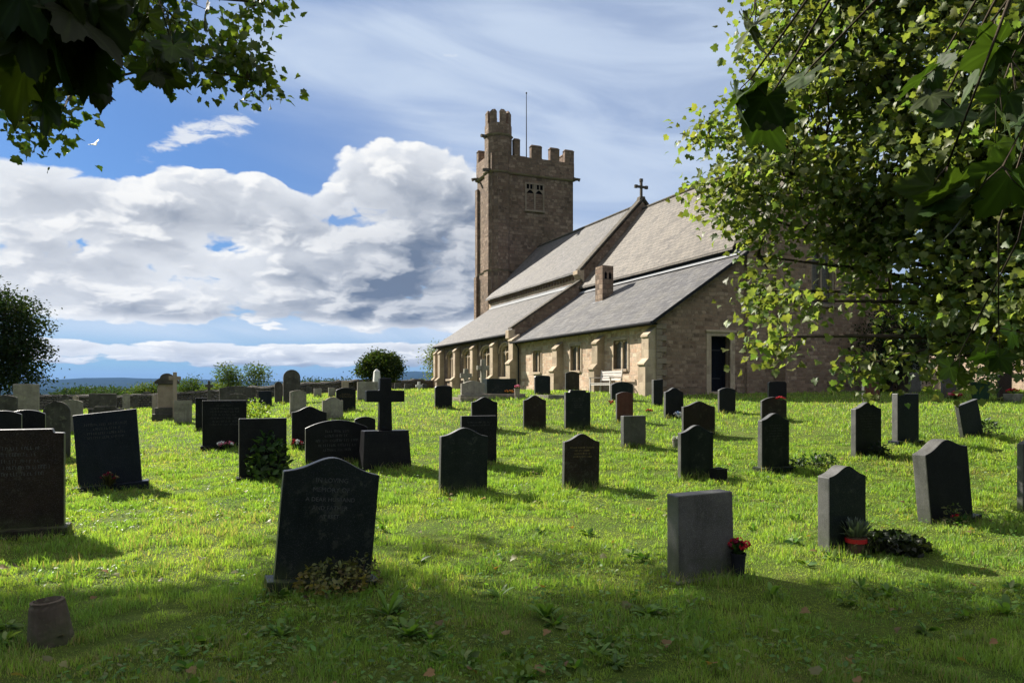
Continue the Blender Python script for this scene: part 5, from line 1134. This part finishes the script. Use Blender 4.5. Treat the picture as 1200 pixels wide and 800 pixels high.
small_tree(262, 60, 450, 470, 26, (.08, .12, .03), 'light green bush below the pale saplings', 207, 'field_bush', .18, 8)
small_tree(335, 58, 452, 470, 30, (.035, .06, .02), 'dark bush beyond the wall behind the tall round-topped gravestone', 208, 'field_bush', .18, 8)
small_tree(375, 60, 449, 470, 26, (.028, .045, .015), 'dark hedge bush left of the round tree', 209, 'field_bush', .18, 8)
small_tree(408, 56, 446, 470, 26, (.03, .05, .015), 'dark hedge bush touching the round tree on its left', 210, 'field_bush', .18, 8)
small_tree(478, 60, 450, 466, 16, (.03, .045, .015), 'low dark bush between the round tree and the church', 211, 'field_bush', .18, 8)
small_tree(120, 120, 458, 472, 60, (.03, .055, .018), 'dark green copse below the wall towards the valley', 212, 'field_bush', .4, 1.2, cs=.8)
small_tree(225, 130, 456, 470, 50, (.035, .06, .018), 'farther green copse in the valley, left of the saplings', 213, 'field_bush', .4, 1.2, cs=.8)
small_tree(395, 140, 449, 470, 60, (.03, .05, .018), 'farther dark copse in the valley left of the round tree', 214, 'field_bush', .4, 1.2, cs=.8)
# near tree over the camera: its sprays of large leaves hang into the picture
rr = random.Random(9)
t = empty('overhanging_tree', (2.6, -2.2, gv(2.6, -2.2))); tag(t, 'tree whose big dark leaves hang close in the upper corners of the photo', 'tree'); o = Vector(t.location)
mb = MB(); top = Vector((.3, .2, 3.4)); mb.tube([(0, 0, -.3), (0, 0, 0), (.1, .1, 1.8), tuple(top)], [.30, .22, .18, .15], 10)
def spray(px, py, Y, sx, sy, n, size):
    """a hanging spray: twig end at the direction given, with n large leaves"""
    return (Vector(((px-600)/F*Y, Y, EYE+(HOR-py)/F*Y)), sx/F*Y, sy/F*Y, n, size)
SPR = [spray(45, 15, 1.75, 55, 45, 24, .135), spray(88, 62, 1.9, 28, 34, 9, .11), spray(130, -10, 1.9, 60, 30, 7, .13), spray(180, 15, 3.2, 55, 30, 12, .12), spray(200, 70, 3.4, 22, 22, 7, .115), spray(20, 70, 2.4, 26, 30, 6, .12),
       spray(885, 10, 2.0, 12, 16, 2, .12), spray(880, 110, 2.1, 26, 18, 3, .12), spray(950, 95, 2.2, 14, 16, 1, .12), spray(905, 130, 2.2, 20, 20, 2, .11), spray(1165, 50, 2.0, 26, 28, 3, .13), spray(1100, 95, 2.3, 12, 20, 3, .11), spray(1110, 215, 1.9, 18, 20, 3, .12), spray(1175, 215, 1.8, 34, 20, 3, .13), spray(1105, 140, 2.2, 14, 22, 2, .10),
       spray(1170, 400, 3.6, 26, 16, 5, .11), spray(1125, 430, 3.8, 14, 16, 3, .10), spray(1185, 130, 2.6, 30, 60, 6, .11)]
Cs, Ns, Ss = [], [], []
limbL = o+top; hubL = Vector((-1.2, .9, 4.6)); hubR = Vector((2.0, 1.0, 4.3))
for h_ in (hubL, hubR): tube_np(mb, top, h_-o, .10, .03, rr, .08, 8, 5)
mb.build('trunk', 'bark', t, smooth=True, uv=False)
TW = {True: MB(), False: MB()}
for c, sx, sy, n, size in SPR:
    tw = TW[c.x < 0]; hub = hubL if c.x < 0 else hubR; pts = tube_np(tw, hub-o, c-o+Vector((0, 0, sy)), .012, .003, rr, .06, 5, 6)
    for k in range(n):
        p = c+Vector((rr.gauss(0, .6)*sx, rr.gauss(0, .5)*sx, rr.gauss(0, .6)*sy)); tube_np(tw, pts[-1], p-o, .0022, .0015, rr, .08, 4, 2)
        Cs.append(tuple(p-o)); Ns.append((rr.gauss(0, .7), rr.gauss(0, .5), -1.0)); Ss.append(size)
for tw_ in TW.values(): tw_.build('twigs', 'bark', t, smooth=True, uv=False)
# the rest of its crown, above and behind the camera
rg = np.random.default_rng(77); C2 = crown_points([(2.6, -3.2, 6.6, 2.6, 2.0, 1.6), (0, -2.2, 6.4, 2.0, 1.6, 1.3), (4.6, -1.5, 6.2, 1.8, 1.6, 1.3), (-1.6, -1.0, 6.4, 1.4, 1.2, .9)], 3, rg)-np.array(tuple(o)); rep = np.repeat(C2, 22, 0)+rg.normal(0, .3, (len(C2)*22, 3))
leaf_cloud('crown', rep, rg.normal(0, 1, rep.shape), .12, leaf_cols(len(rep), (.05, .08, .015), 5, .3), 'leaf', t, 'maple', .15, seed=78, droop=.3, fold=.2)
# the big leaves themselves: toothed outline, folded along five veins, edges drooping
def big_leaf_mesh(name, Cs, Ns, Ss, parent, seed):
    rg = np.random.default_rng(seed); lobes = [(-2.05, .55), (-1.05, .84), (0, 1.0), (1.05, .84), (2.05, .55)]; pts = []
    n = 90
    for k in range(n):
        th = -2.75+5.5*k/(n-1); r = .46
        for a0, L in lobes: r = max(r, L*max(0, 1-abs(th-a0)/(.85 if L > .6 else .7))**.55)
        r *= 1+.045*math.sin(th*37)+.03*math.sin(th*19+1); pts.append((th, r))
    V, T, Cc = [], [], []
    for c, nn, s in zip(Cs, Ns, Ss):
        d = Vector(nn)+Vector(rg.normal(0, .35, 3)); d.normalize(); nz = Vector((rg.normal(0, .7), rg.normal(0, .7), rg.normal(.35, .5))); nz = (nz-d*nz.dot(d)).normalized(); sv = d.cross(nz); i0 = len(V); s = s*rg.uniform(.75, 1.15)
        curl = rg.uniform(.05, .35); base = np.array([.026, .046, .010])*(.5 if c[0]+parent.location.x < 0 else 1)*rg.uniform(.7, 1.35); base[0] *= rg.uniform(.85, 1.35)  # left-hand leaves darkened in colour to look like silhouettes against the light
        rings = [0.0, .34, .68, 1.0]; V.append(tuple(Vector(c))); Cc.append(base*1.5)
        for q in rings[1:]:
            for th, r in pts:
                vein = min(abs(th-a0) for a0, L in lobes); x = math.sin(th)*r*q; y = math.cos(th)*r*q
                z = .10*q*min(vein, .5)-curl*(x*x+.6*y*y)+.02*math.sin(th*9+q*5)*q
                V.append(tuple(Vector(c)+(sv*x+d*y+nz*z)*s)); Cc.append(base*(1.55 if vein < .035 and q < .9 else 1.0)*(1-.12*q*math.cos(th*14)))
        for j in range(n-1):
            T.append((i0, i0+1+j, i0+2+j))
            for m_ in range(2):
                a = i0+1+m_*n+j; b = a+n; T += [(a, b, b+1), (a, b+1, a+1)]
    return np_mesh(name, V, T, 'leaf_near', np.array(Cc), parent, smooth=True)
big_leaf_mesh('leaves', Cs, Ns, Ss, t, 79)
# ---------------------------------------------------------------- grass: one mesh of blades, dense and fine near the camera, coarser with distance
def grass(n, y0, y1, h0, w0, seed, side=.86):
    rg = np.random.default_rng(seed)
    y = np.exp(rg.uniform(math.log(y0), math.log(y1), n)); x = rg.uniform(-side, side, n)*(y+1.2)
    # thin out inside the church
    lx = (x-5.85)*math.cos(R(23))+(y-30)*math.sin(R(23)); ly = -(x-5.85)*math.sin(R(23))+(y-30)*math.cos(R(23)); k = ~((lx > -.1) & (lx < 13.3) & (ly > -.1) & (ly < 34))
    x, y = x[k], y[k]; n = len(x)
    D = np.hypot(x, y); patch = fbm(x*.8, y*.8, 4, 21); p2 = fbm(x*2.6+9, y*2.6, 3, 31); dry = sst(fbm(x*.55+40, y*.55, 4, 41), .52, .72)*.8+sst(p2, .62, .8)*.5
    clump = sst(fbm(x*4.5+3, y*4.5, 3, 61), .42, .66)
    hgt = (h0*(.35+1.1*patch)*(.45+1.15*clump)*rg.uniform(.5, 1.5, n))*(1+D/45)
    wid = np.maximum(w0, D*.00085)*rg.uniform(.7, 1.4, n)
    col = np.empty((n, 3)); f = rg.uniform(.65, 1.3, (n, 1))
    col[:] = np.array([.275, .375, .072])*f; gcol = np.array([.17, .29, .06])*f; mixg = (sst(p2, .35, .6)*(1-.6*clump))[:, None]; col = col*mixg+gcol*(1-mixg)
    straw = rg.random(n) < (.05+.35*dry); col[straw] = np.array([.33, .30, .16])*rg.uniform(.6, 1.1, (straw.sum(), 1))
    return x, y, hgt, wid, col
def tufts(seed):
    rg = np.random.default_rng(seed); X, Y, Hh, Wd, Cc = [], [], [], [], []
    for (sx, sy, W, a, th) in STONES:
        D = math.hypot(sx, sy); n = int(np.clip(900*W/(1+D/8), 60, 700)); u = rg.uniform(-W/2-.08, W/2+.08, n); v = rg.normal(.10+th/2, .05, n)*np.where(rg.random(n) < .8, 1, -1)
        X.append(sx+math.cos(a)*u+math.sin(a)*v); Y.append(sy+math.sin(a)*u-math.cos(a)*v)
        Hh.append(rg.uniform(.05, .17, n)*(.5+fbm(u*3+sx, v*0+sy, 2, 3))); Wd.append(np.maximum(.004, D*.0007)*rg.uniform(.7, 1.3, n))
        c = np.array([.10, .16, .03])*rg.uniform(.6, 1.4, (n, 1)); k = rg.random(n) < .3; c[k] = np.array([.30, .27, .15]); Cc.append(c)
    return [np.concatenate(q) for q in (X, Y, Hh, Wd, Cc)]
def blades(name, sets, seed):
    rg = np.random.default_rng(seed); x, y, hgt, wid, col = [np.concatenate(q) for q in zip(*sets)]; n = len(x)
    z = gz(x, y)-.01; a = rg.uniform(0, 6.283, n); le = rg.uniform(.05, .75, n); la = rg.uniform(0, 6.283, n)
    sx, sy = np.cos(a)*wid/2, np.sin(a)*wid/2; lx, ly = np.cos(la)*le*hgt, np.sin(la)*le*hgt
    B = np.stack([x, y, z], 1); S_ = np.stack([sx, sy, 0*sx], 1); L1 = np.stack([lx*.3, ly*.3, hgt*.55], 1); L2 = np.stack([lx, ly, hgt*(1-.35*le)], 1)
    V = np.stack([B-S_, B+S_, B+L1-S_*.75, B+L1+S_*.75, B+L2], 1).reshape(-1, 3)
    i = np.arange(n)[:, None, None]*5; T = (np.array([(0, 1, 3), (0, 3, 2), (2, 3, 4)])[None]+i).reshape(-1, 3)
    g_ = np_mesh(name, V, T, 'blade', np.repeat(col, 5, 0)); return g_
gr = blades('grass', [grass(480000, 2.6, 16, .046, .0036, 51), grass(420000, 9, 62, .046, .005, 52), tufts(53)], 54); tag(gr, kind='stuff')
# small round-leaved weeds and clover among the grass
rg = np.random.default_rng(91); n = 26000; y = np.exp(rg.uniform(math.log(2.8), math.log(16), n)); x = rg.uniform(-.85, .85, n)*(y+1); k = fbm(x*1.1, y*1.1, 4, 77) > .53; x, y = x[k], y[k]; n = len(x)
C = np.stack([x, y, gz(x, y)+rg.uniform(.015, .06, n)], 1); N = np.stack([rg.normal(0, 1, n), rg.normal(0, 1, n), np.full(n, .2)], 1)
wd = leaf_cloud('clover', C, N, .045, leaf_cols(n, (.10, .19, .04), 92, .35, (.16, .19, .06), .12), 'leaf', None, 'oval', 1.4, seed=93); tag(wd, kind='stuff')
# fallen leaves
n = 170; y = np.exp(rg.uniform(math.log(3), math.log(14), n)); x = rg.uniform(-.8, .8, n)*(y+1); C = np.stack([x, y, gz(x, y)+rg.uniform(.04, .07, n)], 1)
fl = leaf_cloud('fallen_leaves', C, rg.normal(0, 1, (n, 3)), .06, leaf_cols(n, (.18, .12, .05), 94, .4, (.2, .19, .08), .3), 'leaf', None, 'maple', 2, seed=95); tag(fl, kind='stuff')
# rosettes of plantain and dandelion in the near turf
rg = np.random.default_rng(191); nr_ = 240; y = np.exp(rg.uniform(math.log(3.0), math.log(9), nr_)); x = rg.uniform(-.8, .8, nr_)*(y+1); k = fbm(x*.7+3, y*.7, 3, 177) > .50; x, y = x[k], y[k]; m_ = len(x); rep = 11
aa = rg.uniform(0, 6.283, m_*rep); X = np.repeat(x, rep)+.012*np.cos(aa); Y = np.repeat(y, rep)+.012*np.sin(aa)
C = np.stack([X, Y, gz(X, Y)+.02], 1); N = np.stack([np.cos(aa), np.sin(aa), rg.uniform(.1, 1.3, m_*rep)], 1)*3
gw = leaf_cloud('ground_weeds', C, N, .085, leaf_cols(m_*rep, (.085, .16, .032), 192, .35, (.22, .28, .10), .15), 'leaf', None, 'oval', .9, seed=193); tag(gw, kind='stuff')
